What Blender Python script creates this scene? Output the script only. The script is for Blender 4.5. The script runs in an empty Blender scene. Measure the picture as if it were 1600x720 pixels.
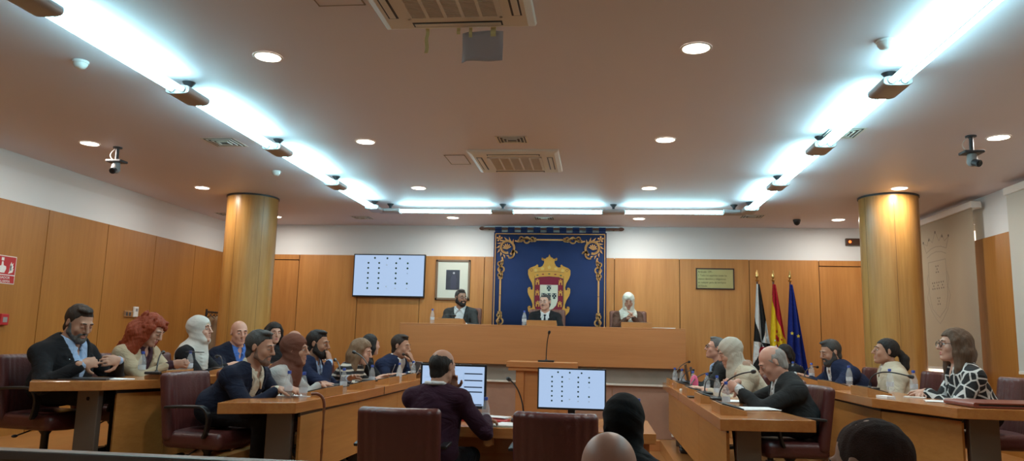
import bpy, bmesh, math, random
import numpy as np
from mathutils import Vector, Matrix

random.seed(7)
S = bpy.context.scene
COL = S.collection
PI = math.pi
R = math.radians

# ------------------------------------------------------------------ camera, world, exposure
PITCH, YAW, ROLL, FOCAL = 0.147, 0.1158, 0.0244, 1168.0
CAM = Vector((0, 0, 1.40))
_f = Vector((-math.sin(YAW) * math.cos(PITCH), math.cos(YAW) * math.cos(PITCH), math.sin(PITCH)))
_r = Vector((math.cos(YAW), math.sin(YAW), 0))
_u = _r.cross(_f)
_r2 = _r * math.cos(ROLL) + _u * math.sin(ROLL)
_u2 = -_r * math.sin(ROLL) + _u * math.cos(ROLL)
cd = bpy.data.cameras.new('camera')
cam = bpy.data.objects.new('camera', cd)
COL.objects.link(cam)
cam.matrix_world = Matrix(((_r2.x, _u2.x, -_f.x, CAM.x), (_r2.y, _u2.y, -_f.y, CAM.y), (_r2.z, _u2.z, -_f.z, CAM.z), (0, 0, 0, 1)))
cd.sensor_width = 36.0
cd.lens = FOCAL * 36.0 / 1600.0
cd.clip_start = 0.05
S.camera = cam

W = bpy.data.worlds.new('world')
S.world = W
W.use_nodes = True
W.node_tree.nodes['Background'].inputs[0].default_value = (1.0, 0.80, 0.62, 1)
W.node_tree.nodes['Background'].inputs[1].default_value = 2.0
S.view_settings.view_transform = 'Standard'
S.view_settings.look = 'None'
S.view_settings.gamma = 1
S.view_settings.use_curve_mapping = False
S.view_settings.exposure = 0.54

TUBE_POWER = 19.5        # emission strength of the fluorescent tubes
DOWN_POWER = 10.5         # watts of each recessed downlight

# ------------------------------------------------------------------ materials
MATS = {}


def nodes(name):
    m = bpy.data.materials.new(name)
    m.use_nodes = True
    nt = m.node_tree
    b = nt.nodes['Principled BSDF']
    return m, nt, b


def mat(name, col, rough=0.5, metal=0.0, spec=0.5, bump=0.0, bscale=200.0, var=0.0, vscale=3.0, emit=None, estr=0.0, alpha=None, coat=0.0, sheen=0.0, trans=0.0):
    if name in MATS:
        return MATS[name]
    m, nt, b = nodes(name)
    L = nt.links
    b.inputs['Base Color'].default_value = (*col, 1)
    b.inputs['Roughness'].default_value = rough
    b.inputs['Metallic'].default_value = metal
    b.inputs['Specular IOR Level'].default_value = spec
    if coat:
        b.inputs['Coat Weight'].default_value = coat
    if sheen:
        b.inputs['Sheen Weight'].default_value = sheen
    if trans:
        b.inputs['Transmission Weight'].default_value = trans
    if emit is not None:
        b.inputs['Emission Color'].default_value = (*emit, 1)
        b.inputs['Emission Strength'].default_value = estr
    if alpha is not None:
        b.inputs['Alpha'].default_value = alpha
    tc = nt.nodes.new('ShaderNodeTexCoord')
    if var or bump:
        n = nt.nodes.new('ShaderNodeTexNoise')
        n.inputs['Scale'].default_value = vscale
        n.inputs['Detail'].default_value = 4
        L.new(tc.outputs['Object'], n.inputs['Vector'])
    if var:
        mx = nt.nodes.new('ShaderNodeMix')
        mx.data_type = 'RGBA'
        mx.inputs['A'].default_value = (*[c * (1 - var) for c in col], 1)
        mx.inputs['B'].default_value = (*[min(1, c * (1 + var)) for c in col], 1)
        L.new(n.outputs['Fac'], mx.inputs['Factor'])
        L.new(mx.outputs['Result'], b.inputs['Base Color'])
    if bump:
        n2 = nt.nodes.new('ShaderNodeTexNoise')
        n2.inputs['Scale'].default_value = bscale
        n2.inputs['Detail'].default_value = 3
        L.new(tc.outputs['Object'], n2.inputs['Vector'])
        bp = nt.nodes.new('ShaderNodeBump')
        bp.inputs['Strength'].default_value = bump
        bp.inputs['Distance'].default_value = 0.01
        L.new(n2.outputs['Fac'], bp.inputs['Height'])
        L.new(bp.outputs['Normal'], b.inputs['Normal'])
    MATS[name] = m
    return m


def wood(name, c1, c2, axis='z', rough=0.35, scale=1.0, coat=0.0):
    """veneer: fine grain stretched along one axis plus broad flame bands"""
    if name in MATS:
        return MATS[name]
    m, nt, b = nodes(name)
    L = nt.links
    tc = nt.nodes.new('ShaderNodeTexCoord')
    mp = nt.nodes.new('ShaderNodeMapping')
    s = [9.0 * scale] * 3
    s['xyz'.index(axis)] = 0.5 * scale
    mp.inputs['Scale'].default_value = s
    L.new(tc.outputs['Object'], mp.inputs['Vector'])
    n = nt.nodes.new('ShaderNodeTexNoise')
    n.inputs['Scale'].default_value = 3.0
    n.inputs['Detail'].default_value = 6
    n.inputs['Roughness'].default_value = 0.65
    n.inputs['Distortion'].default_value = 0.4
    L.new(mp.outputs['Vector'], n.inputs['Vector'])
    mp2 = nt.nodes.new('ShaderNodeMapping')
    s2 = [2.2 * scale] * 3
    s2['xyz'.index(axis)] = 0.25 * scale
    mp2.inputs['Scale'].default_value = s2
    L.new(tc.outputs['Object'], mp2.inputs['Vector'])
    n2 = nt.nodes.new('ShaderNodeTexNoise')
    n2.inputs['Scale'].default_value = 1.5
    n2.inputs['Detail'].default_value = 2
    L.new(mp2.outputs['Vector'], n2.inputs['Vector'])
    ad = nt.nodes.new('ShaderNodeMath')
    ad.operation = 'ADD'
    L.new(n.outputs['Fac'], ad.inputs[0])
    L.new(n2.outputs['Fac'], ad.inputs[1])
    rp = nt.nodes.new('ShaderNodeMapRange')
    rp.inputs['From Min'].default_value = 0.7
    rp.inputs['From Max'].default_value = 1.3
    L.new(ad.outputs[0], rp.inputs['Value'])
    mx = nt.nodes.new('ShaderNodeMix')
    mx.data_type = 'RGBA'
    mx.inputs['A'].default_value = (*c1, 1)
    mx.inputs['B'].default_value = (*c2, 1)
    L.new(rp.outputs['Result'], mx.inputs['Factor'])
    L.new(mx.outputs['Result'], b.inputs['Base Color'])
    b.inputs['Roughness'].default_value = rough
    if coat:
        b.inputs['Coat Weight'].default_value = coat
        b.inputs['Coat Roughness'].default_value = 0.15
    MATS[name] = m
    return m


def stone(name, c1, c2, sc=3.0, rough=0.3):
    if name in MATS:
        return MATS[name]
    m, nt, b = nodes(name)
    L = nt.links
    tc = nt.nodes.new('ShaderNodeTexCoord')
    n = nt.nodes.new('ShaderNodeTexNoise')
    n.inputs['Scale'].default_value = sc
    n.inputs['Detail'].default_value = 8
    n.inputs['Roughness'].default_value = 0.7
    n.inputs['Distortion'].default_value = 1.0
    L.new(tc.outputs['Object'], n.inputs['Vector'])
    mx = nt.nodes.new('ShaderNodeMix')
    mx.data_type = 'RGBA'
    mx.inputs['A'].default_value = (*c1, 1)
    mx.inputs['B'].default_value = (*c2, 1)
    L.new(n.outputs['Fac'], mx.inputs['Factor'])
    L.new(mx.outputs['Result'], b.inputs['Base Color'])
    b.inputs['Roughness'].default_value = rough
    MATS[name] = m
    return m


M_CEIL = mat('ceiling_paint', (0.73, 0.67, 0.71), 0.55, var=0.02, vscale=1.0)
M_PAINT = mat('white_wall_paint', (0.80, 0.82, 0.83), 0.7, bump=0.05, bscale=120)
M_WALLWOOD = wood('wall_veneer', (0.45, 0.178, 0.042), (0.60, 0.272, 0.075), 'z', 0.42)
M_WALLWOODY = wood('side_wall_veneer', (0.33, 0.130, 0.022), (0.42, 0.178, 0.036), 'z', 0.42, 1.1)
M_COLWOOD = wood('column_veneer', (0.37, 0.165, 0.038), (0.54, 0.285, 0.08), 'z', 0.33, 1.3)
M_BENCH = wood('bench_veneer', (0.42, 0.165, 0.052), (0.50, 0.205, 0.068), 'x', 0.4)
M_TABLE = wood('desk_top_veneer', (0.38, 0.13, 0.032), (0.50, 0.20, 0.055), 'y', 0.22, 1.4, coat=0.3)
M_DESKX = wood('centre_desk_veneer', (0.40, 0.145, 0.04), (0.52, 0.22, 0.065), 'x', 0.25, 1.4, coat=0.3)
M_PANEL = wood('desk_front_veneer', (0.38, 0.155, 0.035), (0.50, 0.225, 0.06), 'y', 0.38)
M_CONSOLE = wood('console_veneer', (0.42, 0.175, 0.05), (0.54, 0.25, 0.08), 'y', 0.35, 2.0)
M_FLOOR = wood('parquet', (0.36, 0.15, 0.045), (0.48, 0.22, 0.07), 'y', 0.3, 1.6, coat=0.2)
M_GAP = mat('dark_joint', (0.05, 0.03, 0.015), 0.8)
M_STONE = stone('grey_stone', (0.20, 0.17, 0.14), (0.34, 0.30, 0.26))
M_MARBLE = stone('pink_marble', (0.34, 0.19, 0.14), (0.44, 0.27, 0.20), 5.0, 0.25)
M_LEDGE = mat('pale_ledge', (0.66, 0.58, 0.50), 0.4)
M_LEGMETAL = mat('brown_grey_metal', (0.16, 0.125, 0.10), 0.45, metal=0.3)
M_RAIL = mat('rail_metal', (0.17, 0.145, 0.13), 0.42, metal=0.6)
M_BLACK = mat('black_plastic', (0.012, 0.012, 0.014), 0.4)
M_DKGREY = mat('dark_grey_plastic', (0.05, 0.05, 0.055), 0.45)
M_GREY = mat('grey_plastic', (0.30, 0.29, 0.29), 0.4)
M_FIX = mat('fixture_grey', (0.40, 0.38, 0.38), 0.4, metal=0.15)
M_WHITEP = mat('white_plastic', (0.80, 0.79, 0.76), 0.4)
M_CREAMP = mat('cream_plastic', (0.72, 0.66, 0.58), 0.45)
M_GRILLE = mat('grille_plastic', (0.30, 0.24, 0.19), 0.6)
M_CHROME = mat('chrome', (0.7, 0.7, 0.7), 0.15, metal=1.0)
M_GOLD = mat('brass', (0.70, 0.50, 0.20), 0.28, metal=1.0)
M_LEATHER = mat('burgundy_leather', (0.092, 0.022, 0.020), 0.36, spec=0.6, bump=0.25, bscale=60, var=0.12, vscale=6)
M_LEATHERB = mat('brown_leather', (0.16, 0.06, 0.04), 0.4, bump=0.25, bscale=60, var=0.15, vscale=8)
M_PAPER = mat('white_paper', (0.82, 0.82, 0.82), 0.8)
M_RED = mat('red_sign_paint', (0.45, 0.02, 0.025), 0.45)
M_REDF = mat('red_folder', (0.50, 0.03, 0.03), 0.4)
M_BLUECAP = mat('blue_cap', (0.03, 0.07, 0.35), 0.4)
M_TUBE = mat('tube_glow', (1, 1, 1), 0.5, emit=(0.42, 0.88, 1.0), estr=TUBE_POWER)
M_DOWN = mat('downlight_glow', (1, 1, 1), 0.5, emit=(1.0, 0.86, 0.68), estr=7.0)


def scr(name, col, strg):
    return mat(name, (0.02, 0.02, 0.02), 0.3, emit=col, estr=strg)


M_SCREEN = scr('screen_glow', (0.50, 0.68, 0.98), 0.56)
M_DOTG = mat('screen_green', (0.005, 0.06, 0.02), 0.5)
M_DOTP = mat('screen_pale_dot', (0.30, 0.36, 0.42), 0.5, emit=(0.35, 0.45, 0.55), estr=0.4)

# ------------------------------------------------------------------ mesh helpers


class MB:
    """collects shapes, then links them as ONE mesh object"""

    def __init__(self):
        self.v, self.f, self.m = [], [], []

    def add(self, vs, fs, mi=0, M=None):
        o = len(self.v)
        for p in vs:
            p = Vector(p)
            if M is not None:
                p = M @ p
            self.v.append(tuple(p))
        for f in fs:
            self.f.append(tuple(i + o for i in f))
            self.m.append(mi)
        return self

    def box(self, x0, y0, z0, x1, y1, z1, mi=0, M=None):
        vs = [(x0, y0, z0), (x1, y0, z0), (x1, y1, z0), (x0, y1, z0), (x0, y0, z1), (x1, y0, z1), (x1, y1, z1), (x0, y1, z1)]
        return self.add(vs, [(0, 3, 2, 1), (4, 5, 6, 7), (0, 1, 5, 4), (1, 2, 6, 5), (2, 3, 7, 6), (3, 0, 4, 7)], mi, M)

    def prism(self, pts, z0, z1, mi=0, M=None):
        n = len(pts)
        a = sum(pts[i][0] * pts[(i + 1) % n][1] - pts[(i + 1) % n][0] * pts[i][1] for i in range(n))
        if a < 0:
            pts = pts[::-1]
        vs = [(p[0], p[1], z0) for p in pts] + [(p[0], p[1], z1) for p in pts]
        fs = [tuple(range(n))[::-1], tuple(range(n, 2 * n))] + [(i, (i + 1) % n, (i + 1) % n + n, i + n) for i in range(n)]
        return self.add(vs, fs, mi, M)

    def lathe(self, prof, c=(0, 0, 0), seg=24, mi=0, M=None, cap=True):
        vs, fs = [], []
        for r, z in prof:
            for k in range(seg):
                a = 2 * PI * k / seg
                vs.append((c[0] + r * math.cos(a), c[1] + r * math.sin(a), c[2] + z))
        for i in range(len(prof) - 1):
            for k in range(seg):
                k2 = (k + 1) % seg
                fs.append((i * seg + k, i * seg + k2, (i + 1) * seg + k2, (i + 1) * seg + k))
        if cap:
            fs.append(tuple(range(seg))[::-1])
            fs.append(tuple(range((len(prof) - 1) * seg, len(prof) * seg)))
        return self.add(vs, fs, mi, M)

    def tube(self, pts, r, seg=8, mi=0, M=None):
        pts = [Vector(p) for p in pts]
        n = len(pts)
        rs = r if isinstance(r, (list, tuple)) else [r] * n
        vs, fs = [], []
        up = None
        for i, p in enumerate(pts):
            t = (pts[min(i + 1, n - 1)] - pts[max(i - 1, 0)]).normalized()
            if up is None:
                up = Vector((0, 0, 1)) if abs(t.z) < 0.9 else Vector((1, 0, 0))
            a = t.cross(up).normalized()
            b = a.cross(t).normalized()
            up = b
            for k in range(seg):
                q = 2 * PI * k / seg
                vs.append(p + a * (math.cos(q) * rs[i]) + b * (math.sin(q) * rs[i]))
        for i in range(n - 1):
            for k in range(seg):
                k2 = (k + 1) % seg
                fs.append((i * seg + k, (i + 1) * seg + k, (i + 1) * seg + k2, i * seg + k2))
        fs.append(tuple(range(seg)))
        fs.append(tuple(range((n - 1) * seg, n * seg))[::-1])
        return self.add(vs, fs, mi, M)

    def ball(self, c, r, seg=16, mi=0, M=None):
        rx, ry, rz = r if isinstance(r, (list, tuple)) else (r, r, r)
        vs, fs = [], []
        rg = seg // 2
        for i in range(1, rg):
            th = PI * i / rg
            for k in range(seg):
                a = 2 * PI * k / seg
                vs.append((c[0] + rx * math.sin(th) * math.cos(a), c[1] + ry * math.sin(th) * math.sin(a), c[2] + rz * math.cos(th)))
        t, b = len(vs), len(vs) + 1
        vs += [(c[0], c[1], c[2] + rz), (c[0], c[1], c[2] - rz)]
        for i in range(rg - 2):
            for k in range(seg):
                k2 = (k + 1) % seg
                fs.append((i * seg + k, (i + 1) * seg + k, (i + 1) * seg + k2, i * seg + k2))
        for k in range(seg):
            k2 = (k + 1) % seg
            fs.append((t, k, k2))
            fs.append((b, (rg - 2) * seg + k2, (rg - 2) * seg + k))
        return self.add(vs, fs, mi, M)

    def build(self, name, mats, parent=None, loc=(0, 0, 0), rotz=0.0, bevel=0.0, smooth=False, seg=2):
        me = bpy.data.meshes.new(name)
        me.from_pydata(self.v, [], self.f)
        for m in (mats if isinstance(mats, (list, tuple)) else [mats]):
            me.materials.append(m)
        if any(self.m):
            me.polygons.foreach_set('material_index', self.m)
        if smooth:
            me.polygons.foreach_set('use_smooth', [True] * len(me.polygons))
            me.set_sharp_from_angle(angle=R(40))
        me.update()
        return link(name, me, parent, loc, rotz, bevel, seg)


def link(name, me, parent=None, loc=(0, 0, 0), rotz=0.0, bevel=0.0, seg=2):
    o = bpy.data.objects.new(name, me)
    COL.objects.link(o)
    o.location = loc
    o.rotation_euler = (0, 0, rotz)
    if parent is not None:
        o.parent = parent
    if bevel:
        b = o.modifiers.new('bevel', 'BEVEL')
        b.width = bevel
        b.segments = seg
        b.limit_method = 'ANGLE'
        b.angle_limit = R(40)
    return o


def tag(o, label=None, cat=None, group=None, kind=None):
    if label:
        o['label'] = label
    if cat:
        o['category'] = cat
    if group:
        o['group'] = group
    if kind:
        o['kind'] = kind
    return o


def thing(name, label, cat, loc=(0, 0, 0), rotz=0.0, group=None):
    o = bpy.data.objects.new(name, None)
    o.empty_display_size = 0.05
    COL.objects.link(o)
    o.location = loc
    o.rotation_euler = (0, 0, rotz)
    return tag(o, label, cat, group)


def struct(o):
    o['kind'] = 'structure'
    return o


def dup(root, loc, rotz=0.0, label=None, group=None, scale=None):
    r = root.copy()
    COL.objects.link(r)
    r.location = loc
    r.rotation_euler = (0, 0, rotz)
    if scale:
        r.scale = scale
    if label:
        r['label'] = label
    if group:
        r['group'] = group
    for ch in list(root.children):
        c = ch.copy()
        COL.objects.link(c)
        c.parent = r
        for g in list(ch.children):
            d = g.copy()
            COL.objects.link(d)
            d.parent = c
    return r


# ------------------------------------------------------------------ implicit-surface modelling (smooth organic and padded shapes)


class SDF:
    def __init__(self, lo, hi, h):
        self.lo = np.array(lo, float)
        self.h = h
        self.n = np.maximum(4, np.ceil((np.array(hi) - self.lo) / h).astype(int) + 1)
        self.D = np.full(self.n, 0.2, np.float32)

    def region(self, lo, hi):
        a = np.clip(np.floor((np.array(lo) - self.lo) / self.h).astype(int), 0, self.n)
        b = np.clip(np.ceil((np.array(hi) - self.lo) / self.h).astype(int) + 1, 0, self.n)
        if (b - a).min() <= 0:
            return None
        ax = [(self.lo[i] + self.h * np.arange(a[i], b[i])).astype(np.float32) for i in range(3)]
        return (slice(a[0], b[0]), slice(a[1], b[1]), slice(a[2], b[2])), ax[0][:, None, None], ax[1][None, :, None], ax[2][None, None, :]

    def comb(self, sl, d, k, op):
        A = self.D[sl]
        if op == 's':
            A2, d2 = -A, d
            s = -1
        else:
            A2, d2 = A, d
            s = 1
        if k > 0:
            hh = np.clip(0.5 + 0.5 * (A2 - d2) / k, 0, 1)
            r = A2 * (1 - hh) + d2 * hh - k * hh * (1 - hh)
        else:
            r = np.minimum(A2, d2)
        self.D[sl] = s * r

    def cap(self, a, b, ra, rb=None, k=0.01, op='u'):
        rb = ra if rb is None else rb
        a = np.array(a, float)
        b = np.array(b, float)
        m = max(ra, rb) + k + 2 * self.h
        g = self.region(np.minimum(a, b) - m, np.maximum(a, b) + m)
        if g is None:
            return self
        sl, x, y, z = g
        ba = b - a
        L2 = float(ba @ ba) + 1e-9
        t = np.clip(((x - a[0]) * ba[0] + (y - a[1]) * ba[1] + (z - a[2]) * ba[2]) / L2, 0, 1)
        d = np.sqrt((x - a[0] - t * ba[0]) ** 2 + (y - a[1] - t * ba[1]) ** 2 + (z - a[2] - t * ba[2]) ** 2) - (ra + (rb - ra) * t)
        self.comb(sl, d.astype(np.float32), k, op)
        return self

    def chain(self, pts, rs, k=0.006, op='u'):
        for i in range(len(pts) - 1):
            self.cap(pts[i], pts[i + 1], rs[i], rs[i + 1], k, op)
        return self

    def ell(self, c, r, Rm=None, k=0.01, op='u'):
        c = np.array(c, float)
        m = max(r) + k + 2 * self.h
        g = self.region(c - m, c + m)
        if g is None:
            return self
        sl, x, y, z = g
        x, y, z = x - c[0], y - c[1], z - c[2]
        if Rm is not None:
            x, y, z = (x * Rm[0, i] + y * Rm[1, i] + z * Rm[2, i] for i in range(3))
        k0 = np.sqrt((x / r[0]) ** 2 + (y / r[1]) ** 2 + (z / r[2]) ** 2)
        k1 = np.sqrt((x / r[0] ** 2) ** 2 + (y / r[1] ** 2) ** 2 + (z / r[2] ** 2) ** 2)
        d = k0 * (k0 - 1) / np.maximum(k1, 1e-6)
        self.comb(sl, d.astype(np.float32), k, op)
        return self

    def box(self, c, hs, rad, Rm=None, k=0.0, op='u'):
        c = np.array(c, float)
        m = math.sqrt(sum(q * q for q in hs)) + k + 2 * self.h
        g = self.region(c - m, c + m)
        if g is None:
            return self
        sl, x, y, z = g
        x, y, z = x - c[0], y - c[1], z - c[2]
        if Rm is not None:
            x, y, z = (x * Rm[0, i] + y * Rm[1, i] + z * Rm[2, i] for i in range(3))
        q = [abs(v) - (hh - rad) for v, hh in zip((x, y, z), hs)]
        out = np.sqrt(sum(np.maximum(v, 0) ** 2 for v in q))
        d = out + np.minimum(np.maximum(np.maximum(q[0], q[1]), q[2]), 0) - rad
        self.comb(sl, d.astype(np.float32), k, op)
        return self

    def coords(self):
        sl, x, y, z = self.region(self.lo - 1, self.lo + self.h * self.n + 1)
        return x, y, z

    def mesh(self, name):
        D = self.D
        D[0], D[-1], D[:, 0], D[:, -1], D[:, :, 0], D[:, :, -1] = 0.1, 0.1, 0.1, 0.1, 0.1, 0.1
        inside = D < 0
        n = np.array(D.shape)
        c = np.zeros(n - 1, np.uint8)
        for i in (0, 1):
            for j in (0, 1):
                for k in (0, 1):
                    c += inside[i:n[0] - 1 + i, j:n[1] - 1 + j, k:n[2] - 1 + k]
        act = (c > 0) & (c < 8)
        ids = np.argwhere(act)
        if len(ids) == 0:
            return bpy.data.meshes.new(name)
        num = np.full(n - 1, -1, np.int64)
        num[act] = np.arange(len(ids))
        V = {}
        for i in (0, 1):
            for j in (0, 1):
                for k in (0, 1):
                    V[i, j, k] = D[ids[:, 0] + i, ids[:, 1] + j, ids[:, 2] + k].astype(np.float64)
        acc = np.zeros((len(ids), 3))
        cnt = np.zeros(len(ids))
        cor = list(V)
        for p in cor:
            for ax in range(3):
                if p[ax] == 0:
                    q = list(p)
                    q[ax] = 1
                    q = tuple(q)
                    a, b = V[p], V[q]
                    cr = (a < 0) != (b < 0)
                    t = np.where(cr, a / np.where(cr, a - b, 1), 0)
                    pt = np.tile(np.array(p, float), (len(ids), 1))
                    pt[:, ax] += t
                    acc[cr] += pt[cr]
                    cnt += cr
        P = (ids + acc / cnt[:, None]) * self.h + self.lo
        quads = []
        for ax in range(3):
            u, v = (ax + 1) % 3, (ax + 2) % 3
            s0 = [slice(None)] * 3
            s1 = [slice(None)] * 3
            s0[ax] = slice(0, -1)
            s1[ax] = slice(1, None)
            A, B = inside[tuple(s0)], inside[tuple(s1)]
            e = np.argwhere(A != B)
            e = e[(e[:, u] > 0) & (e[:, v] > 0) & (e[:, u] < n[u] - 1) & (e[:, v] < n[v] - 1)]
            du = np.zeros(3, int)
            dv = np.zeros(3, int)
            du[u] = 1
            dv[v] = 1
            g = lambda w: num[w[:, 0], w[:, 1], w[:, 2]]
            q = np.stack([g(e - du - dv), g(e - dv), g(e), g(e - du)], 1)
            flip = ~A[e[:, 0], e[:, 1], e[:, 2]]
            q[flip] = q[flip][:, ::-1]
            quads.append(q)
        Q = np.concatenate(quads)
        Q = Q[(Q >= 0).all(1)]
        me = bpy.data.meshes.new(name)
        me.vertices.add(len(P))
        me.vertices.foreach_set('co', P.astype(np.float32).ravel())
        me.loops.add(4 * len(Q))
        me.loops.foreach_set('vertex_index', Q.astype(np.int32).ravel())
        me.polygons.add(len(Q))
        me.polygons.foreach_set('loop_start', np.arange(0, 4 * len(Q), 4, dtype=np.int32))
        me.polygons.foreach_set('use_smooth', np.ones(len(Q), bool))
        me.update(calc_edges=True)
        return me

    def build(self, name, m, parent=None, loc=(0, 0, 0), rotz=0.0):
        me = self.mesh(name)
        for q in (m if isinstance(m, (list, tuple)) else [m]):
            me.materials.append(q)
        return link(name, me, parent, loc, rotz)


def rotm(ax, ang):
    c, s = math.cos(ang), math.sin(ang)
    if ax == 'x':
        return np.array([[1, 0, 0], [0, c, -s], [0, s, c]])
    if ax == 'y':
        return np.array([[c, 0, s], [0, 1, 0], [-s, 0, c]])
    return np.array([[c, -s, 0], [s, c, 0], [0, 0, 1]])

# ================================================================== THE ROOM
XL, XR, YB, YF, H = -6.36, 4.70, 12.26, -1.2, 3.30
WT = 2.78    # top of the wood panelling

struct(MB().box(XL - 0.2, YF - 0.2, -0.12, XR + 0.2, YB + 0.2, 0).build('floor', M_FLOOR))
struct(MB().box(XL - 0.2, YF - 0.2, H, XR + 0.2, YB + 0.2, H + 0.15).build('ceiling', M_CEIL))
struct(MB().box(XL - 0.2, YF, 0, XL, YB, H).build('wall_left', M_PAINT))
struct(MB().box(XL - 0.2, YB, 0, XR + 0.2, YB + 0.2, H).build('wall_back', M_PAINT))
struct(MB().box(XL - 0.2, YF - 0.2, 0, XR + 0.2, YF, H).build('wall_front', M_PAINT))
# wall_right with two window openings (behind the roller blinds)
wr = MB()
wins = [(6.05, 8.55), (9.86, 11.75)]
ys = [YF] + [v for w in wins for v in w] + [YB]
for i in range(0, len(ys), 2):
    wr.box(XR, ys[i], 0, XR + 0.2, ys[i + 1], H)
for a, b in wins:
    wr.box(XR, a, 0, XR + 0.2, b, 0.85)
    wr.box(XR, a, 3.0, XR + 0.2, b, H)
struct(wr.build('wall_right', M_PAINT))
M_WINGLOW = mat('window_glass', (0.8, 0.85, 0.9), 0.1, trans=0.9, alpha=0.35)
for i, (a, b) in enumerate(wins):
    w = struct(MB().box(XR + 0.10, a + 0.05, 0.90, XR + 0.11, b - 0.05, 2.95).build('window_%d' % (i + 1), M_WINGLOW))
    fr = MB()
    for y in (a, (a + b) / 2 - 0.03, b - 0.06):
        fr.box(XR + 0.07, y, 0.85, XR + 0.14, y + 0.06, 3.0)
    fr.box(XR + 0.07, a, 0.85, XR + 0.14, b, 0.91).box(XR + 0.07, a, 2.94, XR + 0.14, b, 3.0)
    struct(fr.build('window_frame', M_WHITEP, w))

# wood panelling, one board per joint
PZ = 0.02
pn = MB()
bx = [-5.07, -4.02, -2.95, -1.87, -0.80, 0.27, 1.31, 2.40, 3.47]
g = 0.005
for a, b in zip(bx[:-1], bx[1:]):
    pn.box(a + g, YB - 0.03, 0.0, b - g, YB - 0.008, WT)
struct(MB().box(XL, YB - 0.010, 0, XR, YB, WT - 0.01).build('trim_1', M_GAP))
struct(pn.build('trim_2', M_WALLWOOD, bevel=0.002))
for n_, (a, b) in enumerate([(-6.33, -5.07), (3.47, 4.68)]):
    d = struct(MB().box(a + g, YB - 0.03, 0.0, b - g, YB - 0.008, 2.68).build('door_%d' % (n_ + 1), M_WALLWOOD, bevel=0.002))
    struct(MB().box(a + g, YB - 0.03, 2.695, b - g, YB - 0.008, WT).build('door_header', M_WALLWOOD, d, bevel=0.002))
    hx = b - 0.12 if n_ == 0 else a + 0.12
    struct(MB().tube([(hx, YB - 0.03, 1.05), (hx, YB - 0.08, 1.05), (hx - 0.1, YB - 0.08, 1.05)], 0.009).build('door_handle', M_CHROME, d, smooth=True))
pl = MB()
jl = [7.90 + 1.07 * k for k in range(-9, 5)] + [YB - 0.03]
for a, b in zip(jl[:-1], jl[1:]):
    if b > YF + 0.5:
        pl.box(XL + 0.008, max(a, YF) + g, 0, XL + 0.03, b - g, WT)
struct(MB().box(XL, YF, 0, XL + 0.010, YB, WT - 0.01).build('trim_3', M_GAP))
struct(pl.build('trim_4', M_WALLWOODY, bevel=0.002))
pr = MB()
for a, b in [(11.75, YB - 0.03), (8.55, 9.86), (4.9, 6.05), (3.8, 4.9), (2.7, 3.8), (1.6, 2.7), (0.4, 1.6), (YF, 0.4)]:
    pr.box(XR - 0.03, a + g, 0, XR - 0.008, b - g, WT)
for a, b in wins:
    m_ = (a + b) / 2
    pr.box(XR - 0.03, a + g, 0, XR - 0.008, m_ - g, 0.85).box(XR - 0.03, m_ + g, 0, XR - 0.008, b - g, 0.85)
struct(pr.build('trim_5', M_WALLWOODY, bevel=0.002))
# shallow painted cove line high on the left wall
struct(MB().prism([(0, 0), (0.05, 0.0), (0.0, -0.16)], YF, YB, M=Matrix(((1, 0, 0, XL), (0, 0, 1, 0), (0, 1, 0, H), (0, 0, 0, 1)))).build('trim_6', M_PAINT))

# columns, clad in curved veneer sheets with a dark ring under the ceiling
for nm, (cx, cy) in zip(('column', 'column'), ((-4.79, 9.80), (3.615, 9.70))):
    c = MB().lathe([(0.34, 0), (0.34, H - 0.02)], (0, 0, 0), 64)
    c = struct(c.build(nm, M_COLWOOD, loc=(cx, cy, 0), smooth=True))
    struct(MB().lathe([(0.352, H - 0.022), (0.352, H - 0.001)], seg=64).build('column_ring', M_DKGREY, c, smooth=True))
    st = MB()
    for k in range(6):
        a = 2 * PI * k / 6 + 0.35
        st.tube([(0.3395 * math.cos(a), 0.3395 * math.sin(a), 0.01), (0.3395 * math.cos(a), 0.3395 * math.sin(a), H - 0.03)], 0.0018, 6)
    struct(st.build('column_joint', M_GAP, c))

# ------------------------------------------------------------------ raised floors for the seating tiers
struct(MB().prism([(XL, 4.6), (-4.75, 4.6), (-3.60, 5.55), (-3.48, 6.1), (-3.48, 10.8), (XL, 10.8)], 0, 0.26).build('floor_tier', M_FLOOR, bevel=0.004))
struct(MB().prism([(-3.48, 4.95), (-2.12, 4.95), (-2.12, 10.4), (-3.48, 10.4)], 0, 0.15).build('floor_tier', M_FLOOR, bevel=0.004))
struct(MB().prism([(XR - 0.03, 4.6), (3.2, 4.6), (2.32, 5.55), (2.18, 6.1), (2.18, 10.4), (XR - 0.03, 10.4)], 0, 0.26).build('floor_tier', M_FLOOR, bevel=0.004))
struct(MB().prism([(2.18, 4.95), (0.84, 4.95), (0.84, 10.4), (2.18, 10.4)], 0, 0.15).build('floor_tier', M_FLOOR, bevel=0.004))

# ------------------------------------------------------------------ ceiling fittings
CZ = H


def downlight(x, y, label):
    t = thing('downlight', label, 'ceiling light', (x, y, CZ), group='round recessed downlights in the ceiling')
    MB().lathe([(0.100, -0.001), (0.100, -0.004), (0.088, -0.006), (0.085, -0.004)], seg=40, cap=False).build('trim_ring', M_WHITEP, t, smooth=True)
    MB().lathe([(0.085, -0.0015), (0.085, -0.005)], seg=40).build('diffuser', M_DOWN, t)
    ld = bpy.data.lights.new('downlight_lamp', 'AREA')
    ld.shape = 'DISK'
    ld.size = 0.16
    ld.energy = DOWN_POWER
    ld.color = (1.0, 0.92, 0.82)
    lo = bpy.data.objects.new('downlight_lamp', ld)
    COL.objects.link(lo)
    lo.parent = t
    lo.location = (0, 0, -0.014)
    return t


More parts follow.
